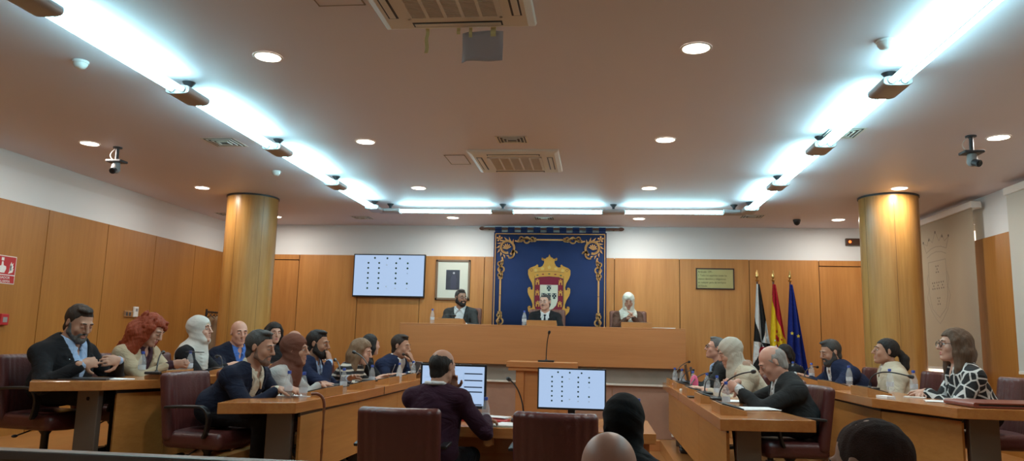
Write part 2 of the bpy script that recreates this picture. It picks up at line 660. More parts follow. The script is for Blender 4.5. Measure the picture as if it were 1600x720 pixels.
rows = {-5.18: 'in the row along the panelled side wall', -2.27: 'in the inner row on the wall-screen side', 0.62: 'in the inner row on the plaque side', 3.54: 'in the row along the blinds'}
for X0, rw in rows.items():
    for k, Y0 in enumerate((4.70, 6.91, 9.13, 11.42)):
        kk = k - 1 if X0 in (-5.18, 3.54) else k      # the outer rows start above the audience
        downlight(X0, Y0, '%s round warm downlight from the audience %s' % (('topmost', 'first', 'second', 'third', 'fourth')[kk + 1], rw))


DROP = 0.105


def fixture_row(axis, fixed, spots, lab, half=0.15):
    """connector housings with twin fluorescent tubes between them"""
    zt = CZ - DROP
    for i, s in enumerate(spots):
        t = thing('tube_light_housing', 'grey tube light housing, ' + lab[0][i], 'light fitting', (fixed, s, CZ) if axis == 'y' else (s, fixed, CZ), 0 if axis == 'y' else PI / 2, 'grey housings between the tube lights')
        hb = MB()
        pr_ = []
        for k in range(20):      # rounded, flattened section
            a = 2 * PI * k / 20
            pr_.append((0.095 * math.copysign(abs(math.cos(a)) ** 0.5, math.cos(a)), 0.034 * math.copysign(abs(math.sin(a)) ** 0.6, math.sin(a))))
        hb.prism(pr_, -half, half, M=Matrix(((1, 0, 0, 0), (0, 0, 1, 0), (0, 1, 0, -DROP), (0, 0, 0, 1))))
        hb.build('housing', M_FIX, t, bevel=0.004, smooth=True)
        MB().lathe([(0.05, -0.001), (0.042, -0.012), (0.018, -0.04), (0.016, -0.09)], seg=20).build('hanger', M_DKGREY, t, smooth=True)
        for e in (-1, 1):
            for q in (-0.042, 0.042):
                MB().tube([(q, e * (half - 0.01), -DROP), (q, e * (half + 0.012), -DROP)], 0.022, 14).build('tube_socket', M_CHROME, t, smooth=True)
    for i, (a, b) in enumerate(zip(spots[:-1], spots[1:])):
        a2, b2 = a + half + 0.01, b - half - 0.01
        m_ = (a2 + b2) / 2
        hl = (b2 - a2) / 2
        t = thing('tube_light', 'twin glowing fluorescent tubes, ' + lab[1][i], 'fluorescent light', (fixed, m_, zt) if axis == 'y' else (m_, fixed, zt), 0 if axis == 'y' else PI / 2, 'twin fluorescent tubes in a horseshoe under the ceiling')
        for q in (-0.042, 0.042):
            MB().tube([(q, -hl, 0), (q, hl, 0)], 0.0165, 14).build('tube', M_TUBE, t, smooth=True)
        MB().box(-0.004, -hl, -0.012, 0.004, hl, 0.012).build('spine', M_GREY, t)


lsp = [1.926, 3.559, 5.183, 6.817, 8.471, 10.053]
rsp = [2.030, 3.642, 5.224, 6.848, 8.481, 10.053]
nth = ['above the audience', 'first from the audience', 'second from the audience', 'third from the audience', 'fourth from the audience', 'at the corner with the cross row']
fixture_row('y', -3.12, lsp, ([n + ' in the panelled-wall row' for n in nth], [n + ' in the panelled-wall row' for n in ('above the audience', 'longest in view', 'second from the audience', 'third from the audience', 'last before the cross row')]))
fixture_row('y', 1.995, rsp, ([n + ' in the blinds-side row' for n in nth], [n + ' in the blinds-side row' for n in ('above the audience', 'longest in view', 'second from the audience', 'third from the audience', 'last before the cross row')]))
fixture_row('x', 10.25, [-2.95, -1.33, 0.21, 1.83], (['cross row end by the wall screen', 'cross row, before the portrait side of the tapestry', 'cross row, before the plaque side of the tapestry', 'cross row end by the flags'], ['cross row, above the wall screen', 'cross row, above the tapestry', 'cross row, above the plaque']))


def cassette(cx, cy, label):
    t = thing('ceiling_cassette', label, 'air conditioner', (cx, cy, CZ))
    b = MB()
    o, zt_ = 0.465, -0.035
    # frame: four mitred sloped sides around the grille
    outer = [(-o, -o), (o, -o), (o, o), (-o, o)]
    vs = [(x, y, -0.001) for x, y in outer] + [(x * 0.985, y * 0.985, -0.02) for x, y in outer] + [(x * 0.90, y * 0.90, zt_) for x, y in outer] + [(x * 0.60, y * 0.60, zt_) for x, y in outer] + [(x * 0.60, y * 0.60, -0.02) for x, y in outer]
    fs = []
    for L_ in range(4):
        for k in range(4):
            fs.append((L_ * 4 + k, L_ * 4 + (k + 1) % 4, (L_ + 1) * 4 + (k + 1) % 4, (L_ + 1) * 4 + k))
    b.add(vs, fs)
    b.build('frame', M_CREAMP, t, bevel=0.004)
    for k in range(4):
        Mr = Matrix.Rotation(k * PI / 2, 4, 'Z')
        MB().box(-0.27, -0.395, zt_ - 0.002, 0.27, -0.335, zt_ + 0.004, M=Mr).build('air_slot', M_BLACK, t)
        MB().box(-0.26, -0.385, zt_ - 0.006, 0.26, -0.348, zt_ - 0.002, M=Mr @ Matrix.Translation((0, 0, 0))).build('air_flap', M_CREAMP, t, bevel=0.002)
    gr = MB().box(-0.275, -0.275, -0.03, 0.275, 0.275, -0.022, 0)
    for i in range(30):
        y = -0.26 + i * 0.52 / 29
        gr.box(-0.26, y - 0.0035, -0.040, 0.26, y + 0.0035, -0.029, 1)
    for i in range(6):
        x = -0.262 + i * 0.524 / 5
        gr.box(x - 0.009, -0.265, -0.043, x + 0.009, 0.265, -0.029, 1)
    gr.box(-0.28, -0.28, -0.042, 0.28, -0.262, -0.028, 1).box(-0.28, 0.262, -0.042, 0.28, 0.28, -0.028, 1)
    gr.box(-0.28, -0.28, -0.042, -0.262, 0.28, -0.028, 1).box(0.262, -0.28, -0.042, 0.28, 0.28, -0.028, 1)
    gr.build('intake_grille', [M_GRILLE, M_CREAMP], t)
    return t


cassette(-0.84, 3.80, 'larger-looking cream ceiling air-conditioning cassette with tape hanging from its edge')
cassette(-0.86, 7.70, 'square cream ceiling air-conditioning cassette over the council floor, no tape on it')
M_TAPE = mat('masking_tape', (0.72, 0.62, 0.30), 0.7)
M_SHEET = mat('translucent_sheet', (0.50, 0.45, 0.47), 0.5, alpha=0.75)


def strip(name, x, y0, z0, z1, w, m, label, cat, kink=0.0):
    b = MB()
    n_ = 8
    vs, fs = [], []
    for i in range(n_ + 1):
        z = z0 + (z1 - z0) * i / n_
        q = kink * math.sin(i * 1.3)
        vs += [(x - w / 2 + q, y0 + 0.004 * math.sin(i), z), (x + w / 2 + q, y0 + 0.004 * math.sin(i), z), (x + w / 2 + q, y0 + 0.0015 + 0.004 * math.sin(i), z), (x - w / 2 + q, y0 + 0.0015 + 0.004 * math.sin(i), z)]
    for i in range(n_):
        for k in range(4):
            fs.append((i * 4 + k, i * 4 + (k + 1) % 4, i * 4 + 4 + (k + 1) % 4, i * 4 + 4 + k))
    fs += [(3, 2, 1, 0), tuple(n_ * 4 + k for k in range(4))]
    return tag(b.add(vs, fs).build(name, m), label, cat)


strip('tape_strip', -1.05, 4.268, 3.285, 3.13, 0.022, M_TAPE, 'long yellowish masking tape strip dangling from the nearer ceiling cassette', 'tape', 0.003)
strip('tape_strip', -0.855, 4.268, 3.285, 3.245, 0.022, M_TAPE, 'short tape tab on the cassette edge, beside the hanging sheet', 'tape')
strip('tape_strip', -0.78, 4.268, 3.285, 3.225, 0.020, M_TAPE, 'short tape tab holding the near corner of the hanging sheet', 'tape')
strip('tape_strip', -0.64, 4.262, 3.285, 3.225, 0.032, M_TAPE, 'wider tape tab holding the far corner of the hanging sheet', 'tape')
sh = MB()
vs, fs = [], []
for i in range(9):
    for j in range(7):
        vs.append((-0.83 + 0.25 * i / 8, 4.272 + 0.008 * math.sin(i * 0.9 + j * 0.5) + 0.004 * (j == 3), 3.262 - 0.19 * j / 6 - 0.012 * (i == 0)))
for i in range(8):
    for j in range(6):
        fs.append((i * 7 + j, i * 7 + j + 1, i * 7 + j + 8, i * 7 + j + 7))
o_ = sh.add(vs, fs).build('paper_sheet', M_SHEET, smooth=True)
m_ = o_.modifiers.new('thick', 'SOLIDIFY')
m_.thickness = 0.0006
tag(o_, 'thin translucent sheet taped to the edge of the nearer ceiling cassette', 'sheet')


def vent(x, y, w, d, label, dark=0.0):
    t = thing('ceiling_vent', label, 'vent', (x, y, CZ))
    b = MB()
    for i in range(4):
        f_ = 1 - i * 0.22
        z = -0.004 - 0.004 * i
        wi, di = w / 2 * f_, d / 2 * f_
        tk = 0.018 if i == 0 else 0.008
        b.box(-wi, -di, z, wi, -di + tk, -0.001).box(-wi, di - tk, z, wi, di, -0.001).box(-wi, -di, z, -wi + tk, di, -0.001).box(wi - tk, -di, z, wi, di, -0.001)
    b.build('louvre_frame', M_CREAMP, t, bevel=0.001)
    MB().box(-w / 2 * 0.95, -d / 2 * 0.95, -0.003, w / 2 * 0.95, d / 2 * 0.95, -0.0008).build('backing', M_DKGREY, t)


vent(-3.72, 6.90, 0.34, 0.34, 'square ceiling vent outside the tube row on the panelled-wall side')
vent(-0.82, 6.87, 0.30, 0.26, 'small square vent just in front of the far ceiling cassette')
vent(2.14, 6.73, 0.34, 0.34, 'square ceiling vent beside the tube row on the blinds side')
vent(-3.75, 11.47, 0.32, 0.30, 'small ceiling vent above the wall screen')
vent(-0.83, 11.44, 0.32, 0.30, 'small ceiling vent above the tapestry')
vent(2.25, 11.17, 0.34, 0.30, 'small ceiling vent above the flags')
vent(-5.8, 11.2, 0.5, 0.3, 'long ceiling vent behind the column by the coat rack')


def hatch(x0, y0, x1, y1, label):
    t = thing('access_hatch', label, 'hatch', ((x0 + x1) / 2, (y0 + y1) / 2, CZ))
    w, d = (x1 - x0) / 2, (y1 - y0) / 2
    MB().box(-w, -d, -0.003, w, d, -0.0008).build('hatch_panel', M_CEIL, t)
    b = MB()
    for q in ((-w, -d, w, -d + 0.008), (-w, d - 0.008, w, d), (-w, -d, -w + 0.008, d), (w - 0.008, -d, w, d)):
        b.box(q[0], q[1], -0.005, q[2], q[3], -0.0008)
    b.build('hatch_frame', M_GRILLE, t)


hatch(-1.62, 3.45, -1.34, 3.95, 'flush ceiling hatch beside the nearer cassette')
hatch(-1.60, 7.45, -1.38, 7.85, 'flush ceiling hatch beside the farther cassette')


def detector(x, y, label):
    t = thing('smoke_detector', label, 'smoke detector', (x, y, CZ))
    MB().lathe([(0.055, -0.001), (0.055, -0.018)], seg=28).build('base_ring', M_WHITEP, t, smooth=True)
    MB().lathe([(0.048, -0.018), (0.046, -0.032), (0.034, -0.05), (0.016, -0.058)], seg=28).build('sensor_dome', M_WHITEP, t, smooth=True)


detector(-3.67, 4.71, 'white smoke detector outside the longest tube light on the panelled-wall side')
detector(-3.74, 8.17, 'white smoke detector above the bald man in a navy blazer')
detector(1.76, 4.64, 'white smoke detector beside the longest tube light on the blinds side')


def ptz(x, y, label):
    t = thing('ceiling_camera', label, 'camera', (x, y, CZ))
    MB().lathe([(0.045, -0.001), (0.045, -0.012), (0.018, -0.016), (0.018, -0.14)], seg=24).build('ceiling_pole', M_DKGREY, t, smooth=True)
    MB().box(-0.085, -0.06, -0.165, 0.085, 0.07, -0.140).build('mount_plate', M_DKGREY, t, bevel=0.008)
    b = SDF((-0.1, -0.1, -0.32), (0.1, 0.1, -0.15), 0.005)
    b.cap((0, 0, -0.19), (0, 0, -0.235), 0.042, 0.045, 0)
    b.build('camera_body', M_GREY, t)
    MB().tube([(0.0, -0.02, -0.245), (0.02, -0.075, -0.268)], 0.032, 20).build('camera_head', M_DKGREY, t, smooth=True)
    MB().tube([(0.021, -0.077, -0.2685), (0.023, -0.084, -0.2715)], 0.022, 20).build('lens', M_BLACK, t, smooth=True)
    pts = [(-0.03 - 0.045 * math.sin(PI * i / 12), 0, -0.02 - 0.125 * i / 12) for i in range(13)]
    MB().tube(pts, 0.004, 8).build('cable', M_WHITEP, t, smooth=True)


ptz(-4.98, 7.07, 'grey motorised camera hanging from the ceiling near the panelled side wall')
ptz(3.28, 6.85, 'grey motorised camera hanging from the ceiling near the blinds')
t = thing('dome_camera', 'small black dome camera under the ceiling near the flags', 'camera', (2.95, 11.43, CZ))
MB().lathe([(0.055, -0.001), (0.055, -0.03)], seg=28).build('dome_base', M_DKGREY, t, smooth=True)
MB().lathe([(0.05, -0.03), (0.045, -0.055), (0.03, -0.078), (0.008, -0.088)], seg=28).build('dome_cover', M_BLACK, t, smooth=True)

# ================================================================== BACK WALL
YW = YB - 0.03


def text(body, size, loc, m, parent, name='lettering', rot=(PI / 2, 0, 0), align='LEFT', ext=0.0006, sx=1.0):
    c = bpy.data.curves.new(name, 'FONT')
    c.body = body
    c.size = size
    c.extrude = ext
    c.align_x = align
    c.resolution_u = 2
    o = bpy.data.objects.new(name, c)
    dg = bpy.context.evaluated_depsgraph_get()
    COL.objects.link(o)
    dg.update()
    me = bpy.data.meshes.new_from_object(o.evaluated_get(dg))
    bpy.data.objects.remove(o)
    me.materials.clear()
    me.materials.append(m)
    o = bpy.data.objects.new(name, me)
    COL.objects.link(o)
    o.location = loc
    o.rotation_euler = rot
    o.scale = (sx, 1, 1)
    if parent is not None:
        o.parent = parent
    return o


def vote_dots(parent, w, h, y):
    """the voting panel: columns of green and pale seats on a pale blue ground (x right, z up, face towards -y)"""
    rows_ = [(0.29, 0.065, 1), (0.47, 0.07, 1), (0.65, 0.075, 1)]
    cols_ = {0.20: '111111', 0.355: '111111', 0.60: '111110', 0.765: '110x10'}
    pts = [(u, v, g_) for u, v, g_ in rows_]
    for u, s in cols_.items():
        for i, ch in enumerate(s):
            if ch == 'x':
                continue
            pts.append((u, 0.19 + i * 0.125, 1 if ch == '1' else 0))
    pts[-3:] = pts[-3:]
    pts += [(0.765, 0.44, 0), (0.465, 0.235, 0), (0.47, 0.77, 0)]
    for gflag, m, nm in ((1, M_DOTG, 'green_vote_dots'), (0, M_DOTP, 'pale_vote_dots')):
        b = MB()
        for u, v, g_ in pts:
            if g_ == gflag:
                x, z = (u - 0.5) * w, (0.5 - v) * h
                r = 0.0135 * w if gflag else 0.010 * w
                b.lathe([(r, 0), (r, 0.0012)], seg=14, M=Matrix(((1, 0, 0, x), (0, 0, -1, y), (0, 1, 0, z), (0, 0, 0, 1))))
        o = b.build(nm, m, parent)
        o['kind'] = 'stuff'


def monitor(name, label, w, h, loc, rotz, bez=0.014, thick=0.03, dots=True, stand=False, cat='screen'):
    t = thing(name, label, cat, loc, rotz)
    MB().box(-w / 2, 0, -h / 2, w / 2, thick, h / 2).build('casing', M_BLACK, t, bevel=0.004)
    MB().box(-w / 2 + bez, -0.002, -h / 2 + bez * 1.4, w / 2 - bez, 0.002, h / 2 - bez).build('display', M_SCREEN, t)
    if dots:
        vote_dots(t, w - 2 * bez, h - 2.4 * bez, -0.0015)
    if stand:
        MB().box(-0.03, thick, -h / 2 - 0.09, 0.03, thick + 0.02, -0.02).box(-0.12, -0.06, -h / 2 - 0.10, 0.12, 0.14, -h / 2 - 0.085).build('stand', M_BLACK, t, bevel=0.004)
    return t


t = monitor('wall_screen', 'large flat wall screen showing rows of green voting dots beside the framed portrait', 1.23, 0.72, (-3.47, YW - 0.07, 2.435), 0, 0.018, 0.05)
MB().box(-0.2, 0.05, -0.2, 0.2, 0.0695, 0.2).build('wall_bracket', M_BLACK, t)

# framed portrait
M_FRAMEW = mat('portrait_frame', (0.20, 0.13, 0.08), 0.4)
M_MOUNT = mat('passe_partout', (0.66, 0.70, 0.62), 0.8)
M_PHOTO = mat('dark_photo', (0.035, 0.035, 0.055), 0.35, var=0.5, vscale=9)
t = thing('framed_portrait', 'framed dark full-length portrait photo with wide pale mount on the wood wall', 'picture', (-2.39, YW - 0.001, 2.385))
fw, fh = 0.29, 0.335
b = MB()
for q in ((-fw, -fh, fw, -fh + 0.035), (-fw, fh - 0.035, fw, fh), (-fw, -fh, -fw + 0.035, fh), (fw - 0.035, -fh, fw, fh)):
    b.box(q[0], -0.03, q[1], q[2], 0, q[3])
b.build('frame', M_FRAMEW, t, bevel=0.004)
MB().box(-fw + 0.03, -0.015, -fh + 0.03, fw - 0.03, -0.002, fh - 0.03).build('mount', M_MOUNT, t)
pm = MB().box(-0.115, -0.018, -0.165, 0.115, -0.0155, 0.165)
pm.build('photo_print', M_PHOTO, t)
fgm = MB()
Mq = Matrix(((1, 0, 0, 0.01), (0, 0, -1, -0.0185), (0, 1, 0, 0), (0, 0, 0, 1)))
fgm.prism([(-0.045, -0.16), (0.05, -0.16), (0.055, 0.02), (0.03, 0.085), (-0.02, 0.085), (-0.05, 0.02)], 0, 0.001, 0, Mq)
fgm.lathe([(0.018, 0), (0.018, 0.001)], (0.005, 0.113, 0), 16, 1, Mq)
fgm.build('portrait_figure', [mat('photo_dark_suit', (0.05, 0.05, 0.085), 0.4), mat('photo_pale_face', (0.42, 0.42, 0.47), 0.5)], t)

# brass plaque
M_PLAQUE = mat('plaque_brass', (0.48, 0.40, 0.18), 0.35, metal=0.7, var=0.15, vscale=6)
M_INK = mat('engraved_ink', (0.03, 0.02, 0.01), 0.6)
t = thing('wall_plaque', 'engraved brass plaque in a dark frame on the wood wall above the flags', 'plaque', (1.865, YW - 0.001, 2.465))
b = MB()
for q in ((-0.30, -0.17, 0.30, -0.15), (-0.30, 0.15, 0.30, 0.17), (-0.30, -0.17, -0.28, 0.17), (0.28, -0.17, 0.30, 0.17)):
    b.box(q[0], -0.02, q[1], q[2], 0, q[3])
b.build('frame', mat('plaque_frame', (0.06, 0.03, 0.02), 0.4), t, bevel=0.003)
MB().box(-0.285, -0.012, -0.155, 0.285, -0.001, 0.155).build('plate', M_PLAQUE, t)
for i, ln in enumerate(['Art\u00edculo 139.-', '1. Todos los espa\u00f1oles tienen los', 'mismos derechos y obligaciones', 'en cualquier parte del territorio', 'del Estado.']):
    text(ln, 0.042 if i else 0.046, (-0.268, -0.0125, 0.095 - i * 0.056), M_INK, t, 'engraved_line', sx=0.80 if i else 0.9)

# emergency lights high on the wall
M_REDGLOW = mat('red_glow', (0.3, 0.02, 0.0), 0.4, emit=(1.0, 0.16, 0.03), estr=2.0)
for x, lb in ((4.04, 'dark emergency light box with two glowing red lamps high by the blinds-side column'), (-5.68, 'small dark emergency light with a red lamp beside the column near the coat rack')):
    t = thing('emergency_light', lb, 'emergency light', (x, YB - 0.001, 3.08))
    MB().box(-0.15, -0.05, -0.055, 0.15, 0, 0.055).build('casing', mat('emergency_brown', (0.07, 0.035, 0.02), 0.5), t, bevel=0.006)
    for q in (-0.09, 0.09):
        MB().lathe([(0.022, 0), (0.018, 0.012)], seg=20, M=Matrix(((1, 0, 0, q), (0, 0, -1, -0.0505), (0, 1, 0, 0), (0, 0, 0, 1)))).build('lamp', M_REDGLOW, t, smooth=True)

# ------------------------------------------------------------------ tapestry
M_NAVY = mat('navy_cloth', (0.010, 0.028, 0.105), 0.9, bump=0.15, bscale=300, var=0.15, vscale=4)
M_NAVYD = mat('navy_cloth_edge', (0.006, 0.014, 0.045), 0.9)
M_EGOLD = mat('gold_embroidery', (0.62, 0.33, 0.115), 0.75, bump=0.3, bscale=500, var=0.15, vscale=20)
M_EYEL = mat('ochre_embroidery', (0.62, 0.32, 0.055), 0.75, bump=0.3, bscale=500, var=0.1, vscale=20)
M_EBURG = mat('burgundy_embroidery', (0.20, 0.008, 0.03), 0.8)
M_EWHITE = mat('cream_embroidery', (0.62, 0.62, 0.50), 0.8)
M_ETEAL = mat('dark_teal_embroidery', (0.01, 0.035, 0.05), 0.8)
M_RODW = mat('rod_wood', (0.12, 0.05, 0.03), 0.4)
TX, TW, TZ0, TZ1 = -0.785, 0.925, 1.10, 3.185
TY = YW - 0.075
t = thing('tapestry', 'large navy tapestry with gold scroll border and crowned coat of arms', 'tapestry', (TX, TY, 0))
b = MB()
nx = 60
vs, fs = [], []
for i in range(nx + 1):
    x = -TW + 2 * TW * i / nx
    for z in (TZ0, TZ1):
        vs.append((x, 0.004 * math.sin(i * 0.55), z))
for i in range(nx):
    fs.append((2 * i, 2 * i + 2, 2 * i + 3, 2 * i + 1))
cl = b.add(vs, fs).build('cloth', M_NAVY, t, smooth=True)
sm = cl.modifiers.new('thick', 'SOLIDIFY')
sm.thickness = 0.01
sm.offset = -1


def flat(name, polys, m, d0=0.010, d1=0.014, parent=t, zc=0.0, k=None):
    """embroidered patches lying on the cloth; polygons in (x, z)"""
    b = MB()
    for p in polys:
        b.prism([(q[0], q[1]) for q in p], d0, d1, 0, Matrix(((1, 0, 0, 0), (0, 0, -1, 0), (0, 1, 0, 0), (0, 0, 0, 1))))
    o = b.build(name, m, parent)
    return o


def ribbon(path, w, taper=None):
    """strip polygons following a path"""
    out = []
    n_ = len(path)
    for i in range(n_ - 1):
        (x0, y0), (x1, y1) = path[i], path[i + 1]
        L_ = math.hypot(x1 - x0, y1 - y0) or 1e-6
        nx_, ny_ = -(y1 - y0) / L_, (x1 - x0) / L_
        ta = w * (taper(i / (n_ - 1)) if taper else 1)
        tb = w * (taper((i + 1) / (n_ - 1)) if taper else 1)
        ex, ey = (x1 - x0) / L_ * w * 0.15, (y1 - y0) / L_ * w * 0.15
        out.append([(x0 + nx_ * ta - ex, y0 + ny_ * ta - ey), (x0 - nx_ * ta - ex, y0 - ny_ * ta - ey), (x1 - nx_ * tb + ex, y1 - ny_ * tb + ey), (x1 + nx_ * tb + ex, y1 + ny_ * tb + ey)])
    return out


def spiral(cx, cy, r0, r1, a0, a1, n_=26):
    return [(cx + (r0 + (r1 - r0) * i / n_) * math.cos(a0 + (a1 - a0) * i / n_), cy + (r0 + (r1 - r0) * i / n_) * math.sin(a0 + (a1 - a0) * i / n_)) for i in range(n_ + 1)]


ZC = (TZ0 + TZ1) / 2
edge = []
for s_, w_ in ((0.985, 0.008),):
    xw, z0, z1 = TW - 0.028, TZ0 + 0.03, TZ1 - 0.03
    edge += ribbon([(-xw, z0), (-xw, z1), (xw, z1), (xw, z0), (-xw, z0)], 0.007)
flat('border_line', edge, M_EGOLD)


def corner_scroll():
    """upper corner motif, drawn towards -x,+z, origin at the corner of the border"""
    P = []
    cx, cy = 0.20, -0.24
    P += ribbon(spiral(cx, cy, 0.125, 0.085, R(-60), R(285), 34), 0.019)
    P += ribbon(spiral(cx + 0.05, cy - 0.11, 0.075, 0.055, R(60), R(-110), 18), 0.015)
    P += ribbon(spiral(cx + 0.14, cy - 0.10, 0.05, 0.03, R(180), R(20), 14), 0.013)
    for k in range(10):           # outer leaf teeth
        a = R(40 + k * 26)
        r_ = 0.128
        P.append([(cx + r_ * math.cos(a - 0.17), cy + r_ * math.sin(a - 0.17)), (cx + r_ * math.cos(a + 0.17), cy + r_ * math.sin(a + 0.17)), (cx + (r_ + 0.055) * math.cos(a + 0.24), cy + (r_ + 0.055) * math.sin(a + 0.24))])
    for k in range(6):            # flower inside
        a = R(100 + (k - 2.5) * 34)
        P.append([(cx, cy - 0.03), (cx + 0.055 * math.cos(a - 0.22), cy + 0.055 * math.sin(a - 0.22)), (cx + 0.075 * math.cos(a), cy + 0.075 * math.sin(a)), (cx + 0.055 * math.cos(a + 0.22), cy + 0.055 * math.sin(a + 0.22))])
    # corner flower
    for k in range(5):
        a = R(90 + k * 72)
        P.append([(0.075, -0.09), (0.075 + 0.045 * math.cos(a - 0.4), -0.09 + 0.045 * math.sin(a - 0.4)), (0.075 + 0.055 * math.cos(a), -0.09 + 0.055 * math.sin(a)), (0.075 + 0.045 * math.cos(a + 0.4), -0.09 + 0.045 * math.sin(a + 0.4))])

    def runner(f, end):
        Q = []
        Q += ribbon([f(a, b) for a, b in spiral(0.10, 0.015, 0.05, 0.018, R(200), R(560), 24)], 0.0135)
        Q += ribbon([f(a, b) for a, b in spiral(0.19, -0.01, 0.055, 0.02, R(20), R(-330), 24)], 0.0135)
        Q += ribbon([f(a, b) for a, b in spiral(0.285, 0.012, 0.045, 0.016, R(200), R(540), 22)], 0.0135)
        Q += ribbon([f(0.0, -0.02), f(0.06, -0.035), f(0.13, 0.0), f(0.2, 0.045), f(0.27, 0.0), f(0.33, -0.03)], 0.012)
        Q += ribbon([f(0.335, 0.03), f(0.345, 0), f(0.335, -0.03)], 0.012)
        Q += ribbon([f(0.34, 0), f(end, 0)], 0.0135)
        return Q
    P += runner(lambda a, b: (0.33 + a, -0.105 + b), 0.573)
    P += runner(lambda a, b: (0.105 - b, -0.40 - a * 1.02), 0.605)
    return P


CS = corner_scroll()
for sx_ in (-1, 1):
    for top in (1, 0):
        polys = []
        for p in CS:
            q = [((-TW + 0.02 + x) * -sx_ if sx_ > 0 else (-TW + 0.02 + x), (TZ1 - 0.02 + z) if top else (TZ0 + 0.02 - z)) for x, z in p]
            q = [q_ for q_ in q if abs(q_[0]) < TW]
            if len(q) < 3:
                continue
            if abs(sum(x for x, _ in q) / len(q)) < 0.005 and False:
                continue
            polys.append(q)
        flat('scroll_border', polys, M_EGOLD, 0.010, 0.013)

# coat of arms: cartouche + crown + shield (half outline mirrored)
cz = 2.32
half = [(0.0, 0.50), (0.02, 0.455), (0.055, 0.44), (0.06, 0.425), (0.095, 0.428), (0.115, 0.445), (0.13, 0.435), (0.125, 0.405), (0.10, 0.395), (0.085, 0.40), (0.085, 0.36), (0.11, 0.31), (0.15, 0.285), (0.185, 0.29), (0.18, 0.32), (0.20, 0.335),
        (0.225, 0.31), (0.31, 0.275), (0.345, 0.24), (0.345, 0.17), (0.325, 0.11), (0.28, 0.03), (0.262, -0.04), (0.27, -0.085), (0.295, -0.08), (0.30, -0.05), (0.325, -0.04), (0.345, -0.06), (0.345, -0.12), (0.33, -0.17), (0.285, -0.25), (0.262, -0.32), (0.265, -0.37), (0.29, -0.385), (0.30, -0.35), (0.325, -0.345), (0.34, -0.37), (0.33, -0.43), (0.27, -0.50), (0.20, -0.58), (0.10, -0.65), (0.0, -0.68)]
out = [(x, cz + z) for x, z in half] + [(-x, cz + z) for x, z in half[::-1][1:-1]]
from mathutils.geometry import tessellate_polygon
cart = MB()
n_o = len(out)
tri = tessellate_polygon([[Vector((x, z, 0)) for x, z in out]])
cv = [(x, -0.020, z) for x, z in out] + [(x, -0.012, z) for x, z in out]
cf = []
for q in tri:
    a_, b_, c_ = (Vector((out[i][0], out[i][1], 0)) for i in q)
    q = tuple(q) if (b_ - a_).cross(c_ - a_).z > 0 else tuple(q)[::-1]
    cf.append(q)
ar_ = sum(out[i][0] * out[(i + 1) % n_o][1] - out[(i + 1) % n_o][0] * out[i][1] for i in range(n_o))
for i in range(n_o):
    j = (i + 1) % n_o
    cf.append((i, i + n_o, j + n_o, j) if ar_ > 0 else (j, j + n_o, i + n_o, i))
me = bpy.data.meshes.new('cartouche')
me.from_pydata(cv, [], cf)
me.materials.append(M_EYEL)
crest = link('coat_of_arms', me, t)
D0 = 0.020
shield = [(-0.225, 0.10), (-0.15, 0.125), (0, 0.135), (0.15, 0.125), (0.225, 0.10), (0.228, -0.30), (0.215, -0.37), (0.17, -0.45), (0.09, -0.51), (0, -0.54), (-0.09, -0.51), (-0.17, -0.45), (-0.215, -0.37), (-0.228, -0.30)]
sh_ = lambda L_: [(x, cz + z) for x, z in L_]
flat('shield_outline', [sh_([(x * 1.03, z * 1.015 + 0.002) for x, z in shield])], M_ETEAL, D0, D0 + 0.002, crest)
flat('red_shield', [sh_(shield)], M_EBURG, D0, D0 + 0.004, crest)
inner = [(-0.145, 0.0), (0.145, 0.0), (0.145, -0.25), (0.12, -0.33), (0.07, -0.385), (0, -0.41), (-0.07, -0.385), (-0.12, -0.33), (-0.145, -0.25)]
flat('white_escutcheon', [sh_(inner)], M_EWHITE, D0 + 0.004, D0 + 0.006, crest)
qs, dots_ = [], []
for (qx, qz) in ((0, -0.055), (-0.088, -0.18), (0, -0.18), (0.088, -0.18), (0, -0.305)):
    qs.append(sh_([(qx - 0.034, qz + 0.045), (qx + 0.034, qz + 0.045), (qx + 0.034, qz - 0.02), (qx + 0.02, qz - 0.042), (qx, qz - 0.05), (qx - 0.02, qz - 0.042), (qx - 0.034, qz - 0.02)]))
    for dx, dz in ((-0.02, 0.028), (0.02, 0.028), (0, 0.0), (-0.02, -0.025), (0.02, -0.025)):
        dots_.append([(qx + dx + 0.009 * math.cos(a * PI / 4), cz + qz + dz + 0.009 * math.sin(a * PI / 4)) for a in range(8)])
flat('blue_shields', qs, M_ETEAL, D0 + 0.006, D0 + 0.008, crest)
flat('white_spots', dots_, M_EWHITE, D0 + 0.008, D0 + 0.010, crest)
cast = []
for (qx, qz) in ((-0.188, 0.045), (0.188, 0.045), (-0.188, -0.13), (0.188, -0.13), (-0.18, -0.31), (0.18, -0.31), (0, -0.47)):
    for bx_ in ((-0.03, -0.045, -0.012, 0.0), (0.012, -0.045, 0.03, 0.0), (-0.026, -0.005, 0.026, 0.018), (-0.03, 0.018, -0.016, 0.035), (-0.008, 0.018, 0.008, 0.05), (0.016, 0.018, 0.03, 0.035)):
        cast.append(sh_([(qx + bx_[0], qz + bx_[1]), (qx + bx_[2], qz + bx_[1]), (qx + bx_[2], qz + bx_[3]), (qx + bx_[0], qz + bx_[3])]))
for i in range(0, len(cast), 6):
    flat('gold_castle', cast[i:i + 6], M_EYEL, D0 + 0.004, D0 + 0.007, crest)
gem, gem2, gem3 = [], [], []
for k, (gx, gz) in enumerate(((-0.19, 0.155), (-0.10, 0.172), (0, 0.178), (0.10, 0.172), (0.19, 0.155))):
    e = [(gx + 0.02 * math.cos(a * PI / 4), cz + gz + 0.009 * math.sin(a * PI / 4)) for a in range(8)]
    (gem if k % 2 else gem2).append(e)
